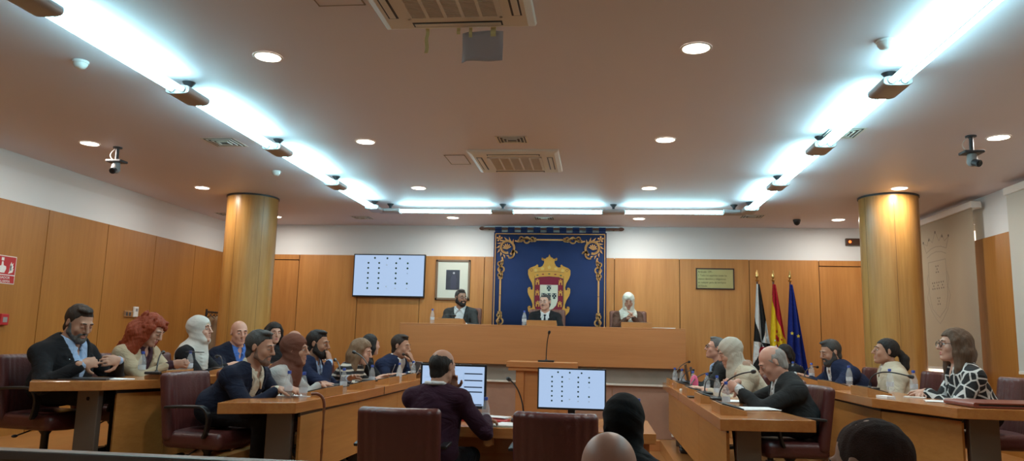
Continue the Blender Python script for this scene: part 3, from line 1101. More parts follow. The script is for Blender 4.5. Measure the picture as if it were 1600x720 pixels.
for gx, gz in ((-0.22, 0.235), (-0.11, 0.265), (0, 0.285), (0.11, 0.265), (0.22, 0.235)):
    for k in range(5):
        a = R(90 + k * 72)
        gem3.append([(gx, cz + gz), (gx + 0.022 * math.cos(a - 0.5), cz + gz + 0.022 * math.sin(a - 0.5)), (gx + 0.032 * math.cos(a), cz + gz + 0.032 * math.sin(a)), (gx + 0.022 * math.cos(a + 0.5), cz + gz + 0.022 * math.sin(a + 0.5))])
flat('red_gems', gem, M_EBURG, D0, D0 + 0.003, crest)
flat('green_gems', gem2, mat('green_embroidery', (0.02, 0.10, 0.06), 0.8), D0, D0 + 0.003, crest)
flat('crown_florets', gem3, mat('pale_gold_embroidery', (0.68, 0.46, 0.14), 0.75), D0, D0 + 0.003, crest)
swirl = []
for sx_ in (-1, 1):
    for (qx, qz, r0, r1, a0, a1) in ((0.29, 0.235, 0.03, 0.01, 0, 400), (0.315, -0.06, 0.022, 0.008, 90, 400), (0.31, -0.365, 0.022, 0.008, 90, 400), (0.105, 0.42, 0.018, 0.006, 0, 360)):
        swirl += ribbon([(sx_ * x, cz + z) for x, z in spiral(qx, qz, r0, r1, R(a0), R(a1), 18)], 0.004)
    swirl += ribbon([(sx_ * x, cz + z) for x, z in ((0.235, 0.145), (0.24, 0.0), (0.242, -0.2), (0.238, -0.32), (0.20, -0.43), (0.12, -0.53))], 0.004)
swirl += ribbon([(x, cz + 0.20 + 0.02 * math.cos(x * 6)) for x in [-0.24 + 0.04 * i for i in range(13)]], 0.004)
flat('crown_stitching', swirl, mat('brown_embroidery', (0.26, 0.13, 0.045), 0.8), D0, D0 + 0.002, crest)
tabs = MB()
for k in range(9):
    x = -TW + 0.07 + k * (2 * TW - 0.14) / 8
    for (a0, a1) in ((0, 1),):
        seg = 12
        pts = [(0.026 * math.cos(2 * PI * i / seg), 0.026 * math.sin(2 * PI * i / seg)) for i in range(seg)]
        tabs.prism(pts, x - 0.055, x + 0.055, 0, Matrix(((0, 0, 1, 0), (1, 0, 0, 0), (0, 1, 0, 3.245), (0, 0, 0, 1))))
    tabs.box(x - 0.055, -0.006, 3.17, x + 0.055, 0.004, 3.235)
tabs.build('hanging_tabs', M_NAVY, t)
rod = thing('tapestry_rod', 'dark wooden rod with knob ends carrying the navy tapestry', 'curtain rod', (TX, TY, 3.245))
MB().tube([(-1.10, 0, 0), (1.13, 0, 0)], 0.018, 14).build('pole', M_RODW, rod, smooth=True)
for q in (-1.13, 1.16):
    MB().ball((q, 0, 0), (0.05, 0.03, 0.03)).build('finial', M_RODW, rod, smooth=True)
for q in (-1.02, 0.0, 1.04):
    MB().box(q - 0.012, 0.0, -0.012, q + 0.012, 0.105, 0.012).build('rod_bracket', M_RODW, rod)

# ================================================================== LEFT WALL ITEMS
XW = XL + 0.03
t = thing('fire_alarm_sign', 'red fire alarm sign with white hand and flame on the panelled side wall', 'sign', (XW, 7.32, 2.03), -PI / 2 + PI)
# local: x runs towards +Y world, faces +X world after rotation
t.rotation_euler = (0, 0, PI / 2)
MB().box(-0.17, -0.004, -0.15, 0.17, -0.0005, 0.15).build('sign_plate', M_WHITEP, t)
MB().box(-0.162, -0.0055, -0.05, 0.162, -0.004, 0.142).build('red_field', M_RED, t)
MB().box(-0.162, -0.0055, -0.142, 0.162, -0.004, -0.06).build('red_caption', M_RED, t)
hd = MB()
Mh = Matrix(((1, 0, 0, 0), (0, 0, -1, -0.0055), (0, 1, 0, 0.0), (0, 0, 0, 1)))
hd.prism([(-0.085, -0.035), (0.015, -0.035), (0.035, 0.01), (0.03, 0.035), (-0.005, 0.045), (-0.012, 0.085), (-0.032, 0.085), (-0.036, 0.04), (-0.075, 0.03), (-0.09, 0.0)], 0, 0.0015, 0, Mh)
hd.prism([(-0.04, 0.095), (-0.005, 0.095), (-0.005, 0.128), (-0.04, 0.128)], 0, 0.0015, 0, Mh)
for q in (0.0, 0.03, 0.06):
    hd.prism([(0.07 + q * 0.3, -0.04 + q), (0.125 - q * 0.1, -0.025 + q), (0.14 - q * 0.2, 0.02 + q), (0.11, 0.0 + q), (0.10, 0.03 + q), (0.085, 0.0 + q)], 0, 0.0015, 0, Mh)
hd.build('hand_and_flame', M_WHITEP, t)
text('PULSADOR', 0.040, (0, -0.0058, -0.097), M_WHITEP, t, 'caption', align='CENTER')
text('DE ALARMA', 0.040, (0, -0.0058, -0.136), M_WHITEP, t, 'caption', align='CENTER')
t = thing('alarm_call_point', 'small red alarm call point on the panelled wall below the fire sign', 'alarm', (XW, 7.38, 1.50), PI / 2)
MB().box(-0.055, -0.045, -0.06, 0.055, -0.0005, 0.06).build('case', M_RED, t, bevel=0.006)
MB().box(-0.03, -0.047, -0.03, 0.03, -0.045, 0.025).build('push_plate', M_GREY, t)
t = thing('wall_thermostat', 'white thermostat and metal switch plate on the panelled side wall', 'thermostat', (XW, 9.62, 1.66), PI / 2)
MB().box(0.03, -0.03, -0.055, 0.12, -0.0005, 0.085).build('thermostat_case', M_WHITEP, t, bevel=0.006)
MB().box(0.05, -0.032, 0.02, 0.10, -0.03, 0.06).build('thermostat_dial', M_GREY, t)
MB().box(-0.17, -0.02, -0.06, 0.02, -0.0005, 0.02).build('switch_plate', M_CHROME, t, bevel=0.003)
for q in (-0.12, -0.05):
    MB().box(q - 0.018, -0.024, -0.045, q + 0.018, -0.02, 0.005).build('switch_button', M_DKGREY, t, bevel=0.002)

# ================================================================== RIGHT WALL: blinds
M_BLIND = mat('blind_fabric', (0.54, 0.47, 0.36), 0.8, bump=0.05, bscale=400)
M_BLIND2 = mat('pale_blind_fabric', (0.66, 0.64, 0.58), 0.8)
for _m, _f in ((M_BLIND, 0.35), (M_BLIND2, 0.3)):      # daylight seeps through the fabric
    _nt = _m.node_tree
    _b = _nt.nodes['Principled BSDF']
    _t = _nt.nodes.new('ShaderNodeBsdfTranslucent')
    _t.inputs['Color'].default_value = _b.inputs['Base Color'].default_value
    _x = _nt.nodes.new('ShaderNodeMixShader')
    _x.inputs[0].default_value = _f
    _nt.links.new(_b.outputs[0], _x.inputs[1])
    _nt.links.new(_t.outputs[0], _x.inputs[2])
    _nt.links.new(_x.outputs[0], _nt.nodes['Material Output'].inputs[0])
M_FAINT = mat('printed_crest_ink', (0.38, 0.32, 0.25), 0.8)
M_FAINT2 = mat('printed_crest_dark', (0.15, 0.12, 0.10), 0.8)


def blind(y0, y1, z1, label, m, crest_on=False):
    t = thing('roller_blind', label, 'blind', (4.55, (y0 + y1) / 2, 0))
    hw = (y1 - y0) / 2
    MB().box(-0.005, -hw, z1, 0.0, hw, 3.16).build('blind_fabric', m, t)
    MB().box(-0.03, -hw - 0.02, 3.15, 0.10, hw + 0.02, 3.235).build('roller_cassette', M_WHITEP, t, bevel=0.012)
    MB().box(-0.012, -hw, z1 - 0.02, 0.006, hw, z1 + 0.01).build('bottom_bar', M_CREAMP, t, bevel=0.003)
    for q in (-hw + 0.1, hw - 0.1):
        MB().box(0.095, q - 0.02, 3.16, 0.155, q + 0.02, 3.22).build('wall_bracket', M_WHITEP, t)
    if crest_on:
        # outline of a crowned shield printed on the fabric; u runs along -Y (viewer's right), v up
        Mb = Matrix(((0, 0, -1, -0.0052), (-1, 0, 0, 0.02), (0, 1, 0, 2.45), (0, 0, 0, 1)))
        L1, L2 = [], []
        shp = [(-0.26, 0.16), (0.26, 0.16), (0.27, -0.30), (0.2, -0.48), (0, -0.60), (-0.2, -0.48), (-0.27, -0.30), (-0.26, 0.16)]
        L1 += ribbon(shp, 0.005)
        L1 += ribbon([(-0.30, 0.30), (-0.15, 0.34), (0, 0.355), (0.15, 0.34), (0.30, 0.30)], 0.005)
        L1 += ribbon([(-0.29, 0.23), (-0.15, 0.27), (0, 0.285), (0.15, 0.27), (0.29, 0.23)], 0.005)
        L1 += ribbon([(-0.30, 0.30), (-0.38, 0.44), (-0.26, 0.40), (-0.2, 0.5), (-0.1, 0.42), (0, 0.56), (0.1, 0.42), (0.2, 0.5), (0.26, 0.40), (0.38, 0.44), (0.30, 0.30)], 0.005)
        L1 += ribbon([(-0.28, 0.0), (-0.33, -0.1), (-0.28, -0.2), (-0.34, -0.32), (-0.24, -0.5), (-0.1, -0.62), (0, -0.68), (0.1, -0.62), (0.24, -0.5), (0.34, -0.32), (0.28, -0.2), (0.33, -0.1), (0.28, 0)], 0.004)
        for (qx, qz) in ((0, 0.05), (-0.13, -0.17), (0, -0.17), (0.13, -0.17), (0, -0.38)):
            for dx, dz in ((-0.03, 0.04), (0.03, 0.04), (0, 0.0), (-0.03, -0.04), (0.03, -0.04)):
                L2.append([(qx + dx + 0.013 * math.cos(a * PI / 3), qz + dz + 0.013 * math.sin(a * PI / 3)) for a in range(6)])
        for qx in (-0.38, -0.2, 0, 0.2, 0.38):
            L2.append([(qx + 0.02 * math.cos(a * PI / 3), 0.49 + (0.06 if qx == 0 else 0.0) - abs(qx) * 0.1 + 0.02 * math.sin(a * PI / 3)) for a in range(6)])
        for ms, L_, nm in ((M_FAINT, L1, 'printed_crest'), (M_FAINT2, L2, 'printed_crest_spots')):
            b = MB()
            for p in L_:
                b.prism(p, 0, 0.001, 0, Mb)
            b.build(nm, ms, t)


blind(9.58, 11.62, 1.19, 'long beige roller blind printed with a faint crowned crest, beside the column', M_BLIND, True)
blind(6.2, 8.80, 1.20, 'pale plain roller blind nearer the audience than the crested one', M_BLIND2)

# coat rack beside the far column
t = thing('coat_rack', 'dark metal coat rack against the wood wall beside the column', 'coat rack', (-6.05, 11.45, 0), PI / 2)
rk = MB()
for a in (-0.35, 0.35):
    rk.tube([(a, 0, 0.02), (a, 0, 1.78)], 0.016, 10)
    rk.tube([(a, -0.22, 0.02), (a, 0.22, 0.02)], 0.014, 10)
rk.tube([(-0.35, 0, 1.74), (0.35, 0, 1.74)], 0.014, 10)
rk.build('rack_frame', M_BLACK, t, smooth=True)
for i in range(6):
    q = -0.28 + i * 0.11
    MB().tube([(q, -0.10, 1.64), (q, -0.02, 1.70), (q, 0, 1.755), (q, 0.02, 1.70), (q, 0.10, 1.64)], 0.006, 6).build('hanger_hook', M_BLACK, t, smooth=True)
for i, (q, c_, lb) in enumerate(((0.22, (0.02, 0.018, 0.016), 'black'), (0.05, (0.12, 0.065, 0.03), 'brown'), (-0.14, (0.30, 0.20, 0.12), 'beige'))):
    s = SDF((-0.14, -0.30, 0.55), (0.14, 0.30, 1.80), 0.014)
    s.cap((0, -0.17, 1.60), (0, 0.17, 1.60), 0.055, 0.055, 0.02)
    s.ell((0, 0, 1.25), (0.06, 0.22, 0.42), None, 0.06)
    s.ell((0, 0, 0.95), (0.07, 0.20, 0.30), None, 0.06)
    s.cap((0, -0.20, 1.55), (0, -0.24, 1.05), 0.045, 0.04, 0.02).cap((0, 0.20, 1.55), (0, 0.24, 1.05), 0.045, 0.04, 0.02)
    x, y, z = s.coords()
    s.D += (0.006 * np.sin(y * 60 + 3 * np.sin(z * 4))).astype(np.float32)
    o = s.build('hanging_coat', mat('coat_' + lb, c_, 0.9, var=0.2, vscale=8), None, (-6.05 + 0.02 * i, 11.45 + q, 0.0), PI / 2)
    tag(o, lb + ' coat hanging on the rack beside the column', 'coat', 'coats on the rack')

# ================================================================== DAIS AND BENCH
BX0, BX1 = -2.80, 1.20
struct(MB().box(BX0 + 0.06, 10.62, 0, BX1 - 0.06, YB - 0.031, 0.83).build('floor_dais', M_FLOOR))
t = thing('dais_bench', 'long raised bench with a wood front over stone, where three officials sit', 'bench', (0, 0, 0))
MB().box(BX0, 10.50, 1.08, BX1, 10.56, 1.60).build('front_panel', M_BENCH, t, bevel=0.004)
MB().box(BX0, 10.50, 1.60, BX1, 11.10, 1.625).build('bench_top', M_BENCH, t, bevel=0.004)
MB().box(BX0 + 0.03, 10.585, 0.855, BX1 - 0.03, 10.615, 1.10).build('stone_band', M_STONE, t)
MB().box(BX0, 10.56, 0.83, BX0 + 0.05, 11.10, 1.60).box(BX1 - 0.05, 10.56, 0.83, BX1, 11.10, 1.60).build('side_panel', M_BENCH, t)
MB().box(BX0 + 0.02, 10.52, 0.835, BX1 - 0.02, 10.615, 0.86).build('ledge', M_LEDGE, t, bevel=0.003)
mb = MB()
for k in range(4):
    a = BX0 + 0.04 + k * 0.99
    mb.box(a + 0.002, 10.57, 0.14, a + 0.986, 10.615, 0.832)
mb.build('marble_panels', M_MARBLE, t)
MB().box(BX0 + 0.03, 10.42, 0.0, BX1 - 0.03, 10.615, 0.135).build('wooden_plinth', M_BENCH, t, bevel=0.003)
t = thing('wall_socket', 'white double socket low on the marble front of the bench', 'socket', (1.045, 10.57, 0.25))
MB().box(-0.04, -0.012, -0.075, 0.04, -0.0005, 0.075).build('socket_plate', M_WHITEP, t, bevel=0.004)
for q in (-0.03, 0.03):
    MB().box(-0.022, -0.0135, q - 0.018, 0.022, -0.012, q + 0.018).build('socket_insert', M_DKGREY, t)
t = thing('floor_vent', 'pale metal floor grille in front of the bench plinth', 'vent', (1.02, 10.3, 0))
fv = MB().box(-0.12, -0.09, 0.0005, 0.12, 0.09, 0.004, 0)
for i in range(9):
    fv.box(-0.11 + i * 0.026, -0.08, 0.004, -0.10 + i * 0.026, 0.08, 0.007, 1)
fv.build('grille', [M_DKGREY, M_LEDGE], t)

# lectern
t = thing('lectern', 'wooden lectern with a thick two-step top in front of the dais bench', 'lectern', (-0.675, 9.5, 0))
MB().box(-0.435, -0.22, 1.085, 0.435, 0.22, 1.155).build('top', M_BENCH, t, bevel=0.006)
MB().box(-0.41, -0.20, 1.045, 0.41, 0.20, 1.085).build('top_step', M_BENCH, t, bevel=0.004)
MB().box(-0.32, -0.16, 0.0, -0.22, 0.18, 1.045).box(0.22, -0.16, 0.0, 0.32, 0.18, 1.045).build('side_post', M_BENCH, t, bevel=0.004)
MB().box(-0.22, -0.13, 0.04, 0.22, 0.18, 1.045).build('front_panel', M_BENCH, t, bevel=0.003)
MB().box(-0.36, -0.20, 0.0, 0.36, 0.22, 0.04).build('base', M_BENCH, t, bevel=0.003)


# ------------------------------------------------------------------ microphones
def gooseneck(pts, n_=18):
    P = [Vector(p) for p in pts]
    out = []
    for i in range(n_ + 1):
        s = i / n_
        q = list(P)
        while len(q) > 1:
            q = [q[j].lerp(q[j + 1], s) for j in range(len(q) - 1)]
        out.append(q[0])
    return out


def mic(label, base, head, z_plate_slope=0.0, plate=(0.16, 0.10), bulge=0.10, rotz=0.0, lift=0.10, group='black gooseneck microphones', pr=0.006):
    """black base plate, bendy neck and foam head; head given in world space"""
    t = thing('gooseneck_microphone', label, 'microphone', base, rotz, group)
    Mi = Matrix.Translation(base) @ Matrix.Rotation(rotz, 4, 'Z')
    hl = Mi.inverted() @ Vector(head)
    w, d = plate
    MB().box(-w / 2, -d / 2, 0.0, w / 2, d / 2, 0.022).build('base_plate', M_BLACK, t, bevel=0.005)
    MB().lathe([(0.016, 0.022), (0.011, 0.034)], seg=16).build('neck_socket', M_DKGREY, t, smooth=True)
    pts = gooseneck([(0, 0, 0.03), (0, 0, 0.03 + lift), (hl.x * 0.35, hl.y * 0.35, 0.03 + lift + (hl.z - lift) * 0.5 + bulge * 0.3), tuple(hl)])
    MB().tube(pts, pr, 8).build('neck', M_BLACK, t, smooth=True)
    dv = (pts[-1] - pts[-3]).normalized()
    MB().tube([pts[-1] - dv * 0.005, pts[-1] + dv * 0.012, pts[-1] + dv * 0.035, pts[-1] + dv * 0.045], [0.008, 0.017, 0.017, 0.009], 12).build('foam_head', M_BLACK, t, smooth=True)
    return t


mic('black microphone standing on the lectern before the bench', (-0.63, 9.44, 1.155), (-0.60, 9.40, 1.50), plate=(0.20, 0.13), lift=0.15, bulge=0)

# ------------------------------------------------------------------ bottles
M_PET = mat('clear_bottle', (0.75, 0.82, 0.88), 0.08, trans=0.0, alpha=0.24, spec=0.8)
M_LABEL = mat('bottle_label', (0.62, 0.66, 0.72), 0.6, alpha=0.6)
bproto = thing('water_bottle', 'x', 'bottle', (0, 0, -5))
MB().lathe([(0.026, 0.0), (0.031, 0.006), (0.032, 0.03), (0.030, 0.045), (0.032, 0.06), (0.032, 0.115), (0.029, 0.135), (0.018, 0.17), (0.0125, 0.185), (0.0125, 0.196)], seg=22).build('bottle_body', M_PET, bproto, smooth=True)
MB().lathe([(0.0326, 0.055), (0.0326, 0.095)], seg=22, cap=False).build('bottle_label', M_LABEL, bproto, smooth=True)
MB().lathe([(0.0145, 0.190), (0.0145, 0.210), (0.013, 0.213)], seg=18).build('bottle_cap', M_BLUECAP, bproto, smooth=True)
bused = []


def bottle(x, y, z, label, s=1.0):
    group = 'plastic water bottles with blue caps'
    if not bused:
        bproto.location = (x, y, z)
        bproto['label'] = label
        bproto['group'] = group
        bproto.scale = (s, s, s)
        bused.append(1)
        return bproto
    return dup(bproto, (x, y, z), random.random() * 6, label, group, (s, s, s))

# ================================================================== DESKS


def desk(name, label, top, zt, fz, panels, legs, mtop, mpan, thick=0.08, joints=()):
    t = thing(name, label, 'desk')
    MB().prism(top, zt - thick, zt).build('desk_top', mtop, t, bevel=0.004)
    jb = MB()
    for (x0, y0, x1, y1) in joints:
        jb.box(x0, y0, zt - thick - 0.0005, x1, y1, zt + 0.0006)
    if joints:
        jb.build('top_joint', M_GAP, t)
    for (x0, y0, x1, y1, za, zb) in panels:
        L_ = math.hypot(x1 - x0, y1 - y0)
        a = math.atan2(y1 - y0, x1 - x0)
        Mx = Matrix.Translation((x0, y0, 0)) @ Matrix.Rotation(a, 4, 'Z')
        MB().box(0.004, -0.011, za, L_ - 0.004, 0.011, zb, M=Mx).build('front_panel', mpan, t, bevel=0.002)
        MB().box(0.0, -0.007, zb - 0.01, L_, 0.007, zt - thick + 0.004, M=Mx).build('gap_shade_strip', M_BLACK, t)  # black spacer in the gap under the top; its colour stands for shade
    for (x0, y0, x1, y1) in legs:
        MB().box(x0, y0, fz, x1, y1, zt - thick).build('leg', M_LEGMETAL, t, bevel=0.006)
    return t


# inner rows
ILx, IRx = -2.19, 0.86
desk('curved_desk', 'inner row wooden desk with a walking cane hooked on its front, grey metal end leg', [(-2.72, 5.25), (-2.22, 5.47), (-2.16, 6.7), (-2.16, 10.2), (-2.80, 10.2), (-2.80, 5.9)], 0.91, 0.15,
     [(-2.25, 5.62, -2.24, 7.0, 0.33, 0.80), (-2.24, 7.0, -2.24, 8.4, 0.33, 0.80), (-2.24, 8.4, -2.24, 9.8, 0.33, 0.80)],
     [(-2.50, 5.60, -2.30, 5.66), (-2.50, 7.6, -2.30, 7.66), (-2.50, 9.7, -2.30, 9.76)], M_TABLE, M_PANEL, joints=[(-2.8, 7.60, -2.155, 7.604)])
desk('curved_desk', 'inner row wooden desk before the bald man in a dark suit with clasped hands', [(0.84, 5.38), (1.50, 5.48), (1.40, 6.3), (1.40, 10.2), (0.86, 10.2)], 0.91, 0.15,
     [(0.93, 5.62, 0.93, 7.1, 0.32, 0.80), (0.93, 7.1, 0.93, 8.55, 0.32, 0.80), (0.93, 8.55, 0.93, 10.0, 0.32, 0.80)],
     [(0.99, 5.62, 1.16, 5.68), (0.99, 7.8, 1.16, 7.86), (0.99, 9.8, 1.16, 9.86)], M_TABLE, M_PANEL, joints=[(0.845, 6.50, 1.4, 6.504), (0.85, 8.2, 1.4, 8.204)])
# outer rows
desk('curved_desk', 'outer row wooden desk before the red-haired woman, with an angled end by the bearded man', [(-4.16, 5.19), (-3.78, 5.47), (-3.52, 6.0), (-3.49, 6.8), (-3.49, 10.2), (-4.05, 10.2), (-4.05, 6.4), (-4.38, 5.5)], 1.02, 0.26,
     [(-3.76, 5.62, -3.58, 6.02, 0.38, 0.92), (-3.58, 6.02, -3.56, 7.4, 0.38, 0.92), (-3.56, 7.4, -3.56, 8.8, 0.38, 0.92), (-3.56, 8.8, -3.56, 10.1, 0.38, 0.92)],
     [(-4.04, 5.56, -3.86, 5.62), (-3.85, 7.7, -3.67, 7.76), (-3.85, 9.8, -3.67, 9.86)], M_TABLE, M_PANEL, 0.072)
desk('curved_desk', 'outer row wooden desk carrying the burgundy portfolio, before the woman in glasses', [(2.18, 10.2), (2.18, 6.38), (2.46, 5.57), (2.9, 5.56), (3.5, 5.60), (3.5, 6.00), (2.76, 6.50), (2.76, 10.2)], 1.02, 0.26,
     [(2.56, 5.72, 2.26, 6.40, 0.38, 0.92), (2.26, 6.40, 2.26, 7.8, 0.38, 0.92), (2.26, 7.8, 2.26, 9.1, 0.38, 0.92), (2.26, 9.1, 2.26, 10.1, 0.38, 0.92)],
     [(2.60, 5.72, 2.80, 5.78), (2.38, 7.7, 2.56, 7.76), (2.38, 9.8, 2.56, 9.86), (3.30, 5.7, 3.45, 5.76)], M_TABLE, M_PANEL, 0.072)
# centre desk
t = desk('clerk_desk', 'low wooden desk in the middle of the floor carrying two monitors', [(-1.56, 5.66), (0.43, 5.66), (0.43, 6.62), (-1.56, 6.62)], 0.76, 0.0,
         [(-1.50, 6.45, 0.36, 6.45, 0.12, 0.68)], [], M_DESKX, M_DESKX, 0.075)
for q in (0.34, -1.53):
    MB().box(q, 5.78, 0, q + 0.05, 6.5, 0.685).build('side_panel', M_DESKX, t, bevel=0.003)
MB().lathe([(0.033, 0.0), (0.033, 0.02)], seg=24, M=Matrix(((1, 0, 0, -0.80), (0, 0, -1, 5.70), (0, 1, 0, 0.655), (0, 0, 0, 1)))).build('wooden_roundel', M_DESKX, t, smooth=True)
MB().box(-0.80 - 0.04, 5.70, 0.63, -0.80 + 0.04, 5.76, 0.686).build('roundel_block', M_DESKX, t)

# consoles: sloped wooden blocks along the front edges of the curved desks
cproto = []


def console(x, y, z, rotz, label, L_=0.42, w=0.19, h=0.075):
    g_ = 'sloped wooden microphone consoles on the desks'
    if not cproto:
        t = thing('microphone_console', label, 'console', (x, y, z), rotz, g_)
        MB().prism([(-w / 2, 0), (w / 2, 0), (w / 2, 0.028), (-w / 2, h)], -0.5, 0.5, M=Matrix(((1, 0, 0, 0), (0, 0, -1, 0), (0, 1, 0, 0), (0, 0, 0, 1)))).build('wedge', M_CONSOLE, t, bevel=0.003)
        MB().box(-0.075, -0.16, -0.002, 0.085, 0.16, 0.010, M=Matrix.Translation((0.0, 0, (h + 0.028) / 2)) @ Matrix.Rotation(math.atan2(h - 0.028, w), 4, 'Y')).build('control_plate', M_BLACK, t, bevel=0.002)
        for c in t.children:
            if c.name.startswith('wedge'):
                c.scale = (1, L_, 1)
        cproto.append(t)
        return t
    return dup(cproto[0], (x, y, z), rotz, label, g_)


who_il = ['before the grey-haired man in a dark jacket', 'before the woman in the brown headscarf', 'before the bearded man with his hand to his chin', 'before the woman in the striped jumper', 'before the dark-haired woman in black', 'before the man in navy with a red tie']
yl_il = [6.22, 6.98, 7.72, 8.45, 9.15, 9.85]
yl_il2 = [6.25, 7.22, 8.15, 8.95, 9.75]
for i, y in enumerate(yl_il2):
    console(-2.30, y, 0.91, PI, 'sloped console on the inner desk ' + [who_il[0], who_il[1], who_il[3], who_il[4], who_il[5]][i])
yl_ir = [5.90, 6.95, 7.95, 8.9, 9.75]
who_ir = ['at the audience end, before the bald man', 'beside the bald man with clasped hands', 'before the cream headscarf', 'before the man in glasses and dark suit', 'at the bench end of the row by the flags']
for i, y in enumerate(yl_ir):
    console(0.985, y, 0.91, 0, 'sloped console on the inner desk ' + who_ir[i])
yl_ol = [6.10, 7.15, 8.0, 8.9, 9.7]
who_ol = ['before the red-haired woman', 'before the woman in the white headscarf', 'before the bald man in the navy blazer', 'before the dark curly-haired woman', 'at the bench end by the column']
for i, y in enumerate(yl_ol):
    console(-3.61, y, 1.02, PI, 'sloped console on the outer desk ' + who_ol[i])
yl_or = [6.75, 7.75, 8.7, 9.6]
who_or = ['before the woman in glasses', 'before the ponytailed woman', 'before the bearded man in navy', 'at the bench end by the flags']
for i, y in enumerate(yl_or):
    console(2.30, y, 1.02, 0, 'sloped console on the outer desk ' + who_or[i])
for x, lb in ((-2.10, 'in front of the bearded official with glasses'), (-0.78, 'in front of the man in a tie'), (0.54, 'in front of the veiled official')):
    c = console(x, 10.64, 1.626, PI / 2, 'low wooden name block on the dais bench ' + lb)

# microphones on the consoles (base, head)
mic('gooseneck microphone arcing towards the bald man with clasped hands', (1.02, 6.55, 0.955), (1.22, 6.22, 1.205), plate=(0.14, 0.16), lift=0.08)
mic('gooseneck microphone beside the bald man, bent over the papers', (0.99, 7.20, 0.96), (1.22, 7.62, 1.02), plate=(0.13, 0.15), lift=0.14)
mic('gooseneck microphone before the cream headscarf', (0.99, 8.20, 0.96), (1.30, 8.95, 1.10), plate=(0.13, 0.15), lift=0.03)
mic('gooseneck microphone before the man in glasses and dark suit', (0.99, 9.15, 0.96), (1.18, 9.62, 1.10), plate=(0.13, 0.15), lift=0.03)
mic('gooseneck microphone at the bench end of the inner row by the flags', (0.99, 9.98, 0.96), (1.22, 10.4, 1.18), plate=(0.13, 0.15), lift=0.05)
mic('gooseneck microphone between the ponytailed woman and the woman in glasses', (2.36, 6.95, 1.06), (2.62, 6.78, 1.19), plate=(0.12, 0.16), lift=0.12)
mic('gooseneck microphone before the bearded man in navy', (2.34, 8.95, 1.06), (2.66, 9.60, 1.18), plate=(0.12, 0.14), lift=0.05)
mic('gooseneck microphone before the red-haired woman', (-3.62, 5.92, 1.06), (-3.78, 6.25, 1.23), plate=(0.13, 0.14), lift=0.06)
mic('gooseneck microphone before the woman in the white headscarf', (-3.62, 7.02, 1.06), (-3.80, 7.25, 1.18), plate=(0.13, 0.14), lift=0.06)
mic('gooseneck microphone between the outer desk consoles, behind the striped jumper', (-3.62, 9.78, 1.06), (-3.72, 9.80, 1.30), plate=(0.13, 0.14), lift=0.10)
mic('gooseneck microphone bending before the brown headscarf', (-2.32, 6.72, 0.955), (-2.50, 7.06, 1.18), plate=(0.13, 0.14), lift=0.10)
mic('gooseneck microphone before the bearded man with his hand to his chin', (-2.32, 7.62, 0.955), (-2.52, 7.72, 1.24), plate=(0.13, 0.14), lift=0.10)
mic('gooseneck microphone at the elbow of the man in navy with a red tie', (-2.32, 9.48, 0.955), (-2.40, 9.30, 1.20), plate=(0.13, 0.14), lift=0.10)
mic('gooseneck microphone on the floor desk between the monitors', (-0.60, 6.30, 0.76), (-0.70, 6.15, 1.085), plate=(0.14, 0.16), lift=0.10)
mic('thin gooseneck microphone on the dais bench by the veiled official', (0.36, 10.85, 1.625), (0.50, 10.98, 1.78), plate=(0.08, 0.10), lift=0.10, pr=0.004)
mic('thin gooseneck microphone on the dais bench by the bearded official', (-2.28, 10.85, 1.625), (-2.12, 10.95, 1.76), plate=(0.08, 0.10), lift=0.08, pr=0.004)

# bottles
ZI, ZO = 0.911, 1.021
for x, y, z, lb, s_ in [
    (-2.27, 5.72, ZI, 'water bottle on the inner desk beside the grey-haired man\'s papers', 1.0),
    (-2.45, 5.86, ZI, 'second water bottle, behind the one by the grey-haired man', 1.0),
    (-2.27, 6.66, ZI, 'water bottle on the inner desk next to the brown headscarf', 1.0),
    (-2.30, 7.62, ZI, 'water bottle on the inner desk before the striped jumper', 1.0),
    (-2.26, 8.55, ZI, 'water bottle by the tablet of the man with a red tie', 1.0),
    (-2.30, 9.38, ZI, 'last water bottle along the inner desk, behind the red-tied man\'s laptop', 1.0),
    (-3.98, 6.28, ZO, 'water bottle on the outer desk beside the red-haired woman', 1.0),
    (-3.90, 6.92, ZO, 'water bottle on the outer desk by the white headscarf', 1.0),
    (-3.70, 9.30, ZO, 'water bottle on the outer desk behind the bearded man\'s hand', 1.0),
    (1.02, 6.22, ZI, 'water bottle standing before the bald man with clasped hands', 1.0),
    (1.14, 7.45, ZI, 'water bottle just past the bald man\'s papers', 1.0),
    (1.13, 8.05, ZI, 'water bottle at the cream headscarf\'s elbow', 1.0),
    (1.05, 8.55, ZI, 'water bottle in front of the dark laptop, near its pink pouch', 1.0),
    (1.01, 9.25, ZI, 'water bottle in front of the dark laptop, middle one', 1.0),
    (0.96, 9.60, ZI, 'water bottle in front of the dark laptop at the bench end', 1.0),
    (2.62, 8.30, ZO, 'water bottle before the ponytailed woman, on the outer desk', 1.0),
    (2.50, 9.25, ZO, 'water bottle at the hands of the bearded man in navy', 1.0),
    (2.44, 9.85, ZO, 'water bottle at the bench end of the outer desk', 1.0),
    (2.66, 7.30, ZO, 'water bottle by the microphone next to the woman in glasses', 1.0),
    (2.74, 6.98, ZO, 'water bottle in front of the woman in glasses', 1.0),
    (-0.84, 5.78, 0.761, 'water bottle on the floor desk beside the man in the maroon jumper', 1.0),
    (0.33, 6.15, 0.761, 'water bottle on the floor desk hidden beside the voting monitor', 1.0),
    (-2.38, 10.72, 1.626, 'water bottle on the dais beside the bearded official', 1.0),
    (-1.04, 10.72, 1.626, 'water bottle on the dais beside the president', 1.0)]:
    bottle(x, y, z, lb, s_)


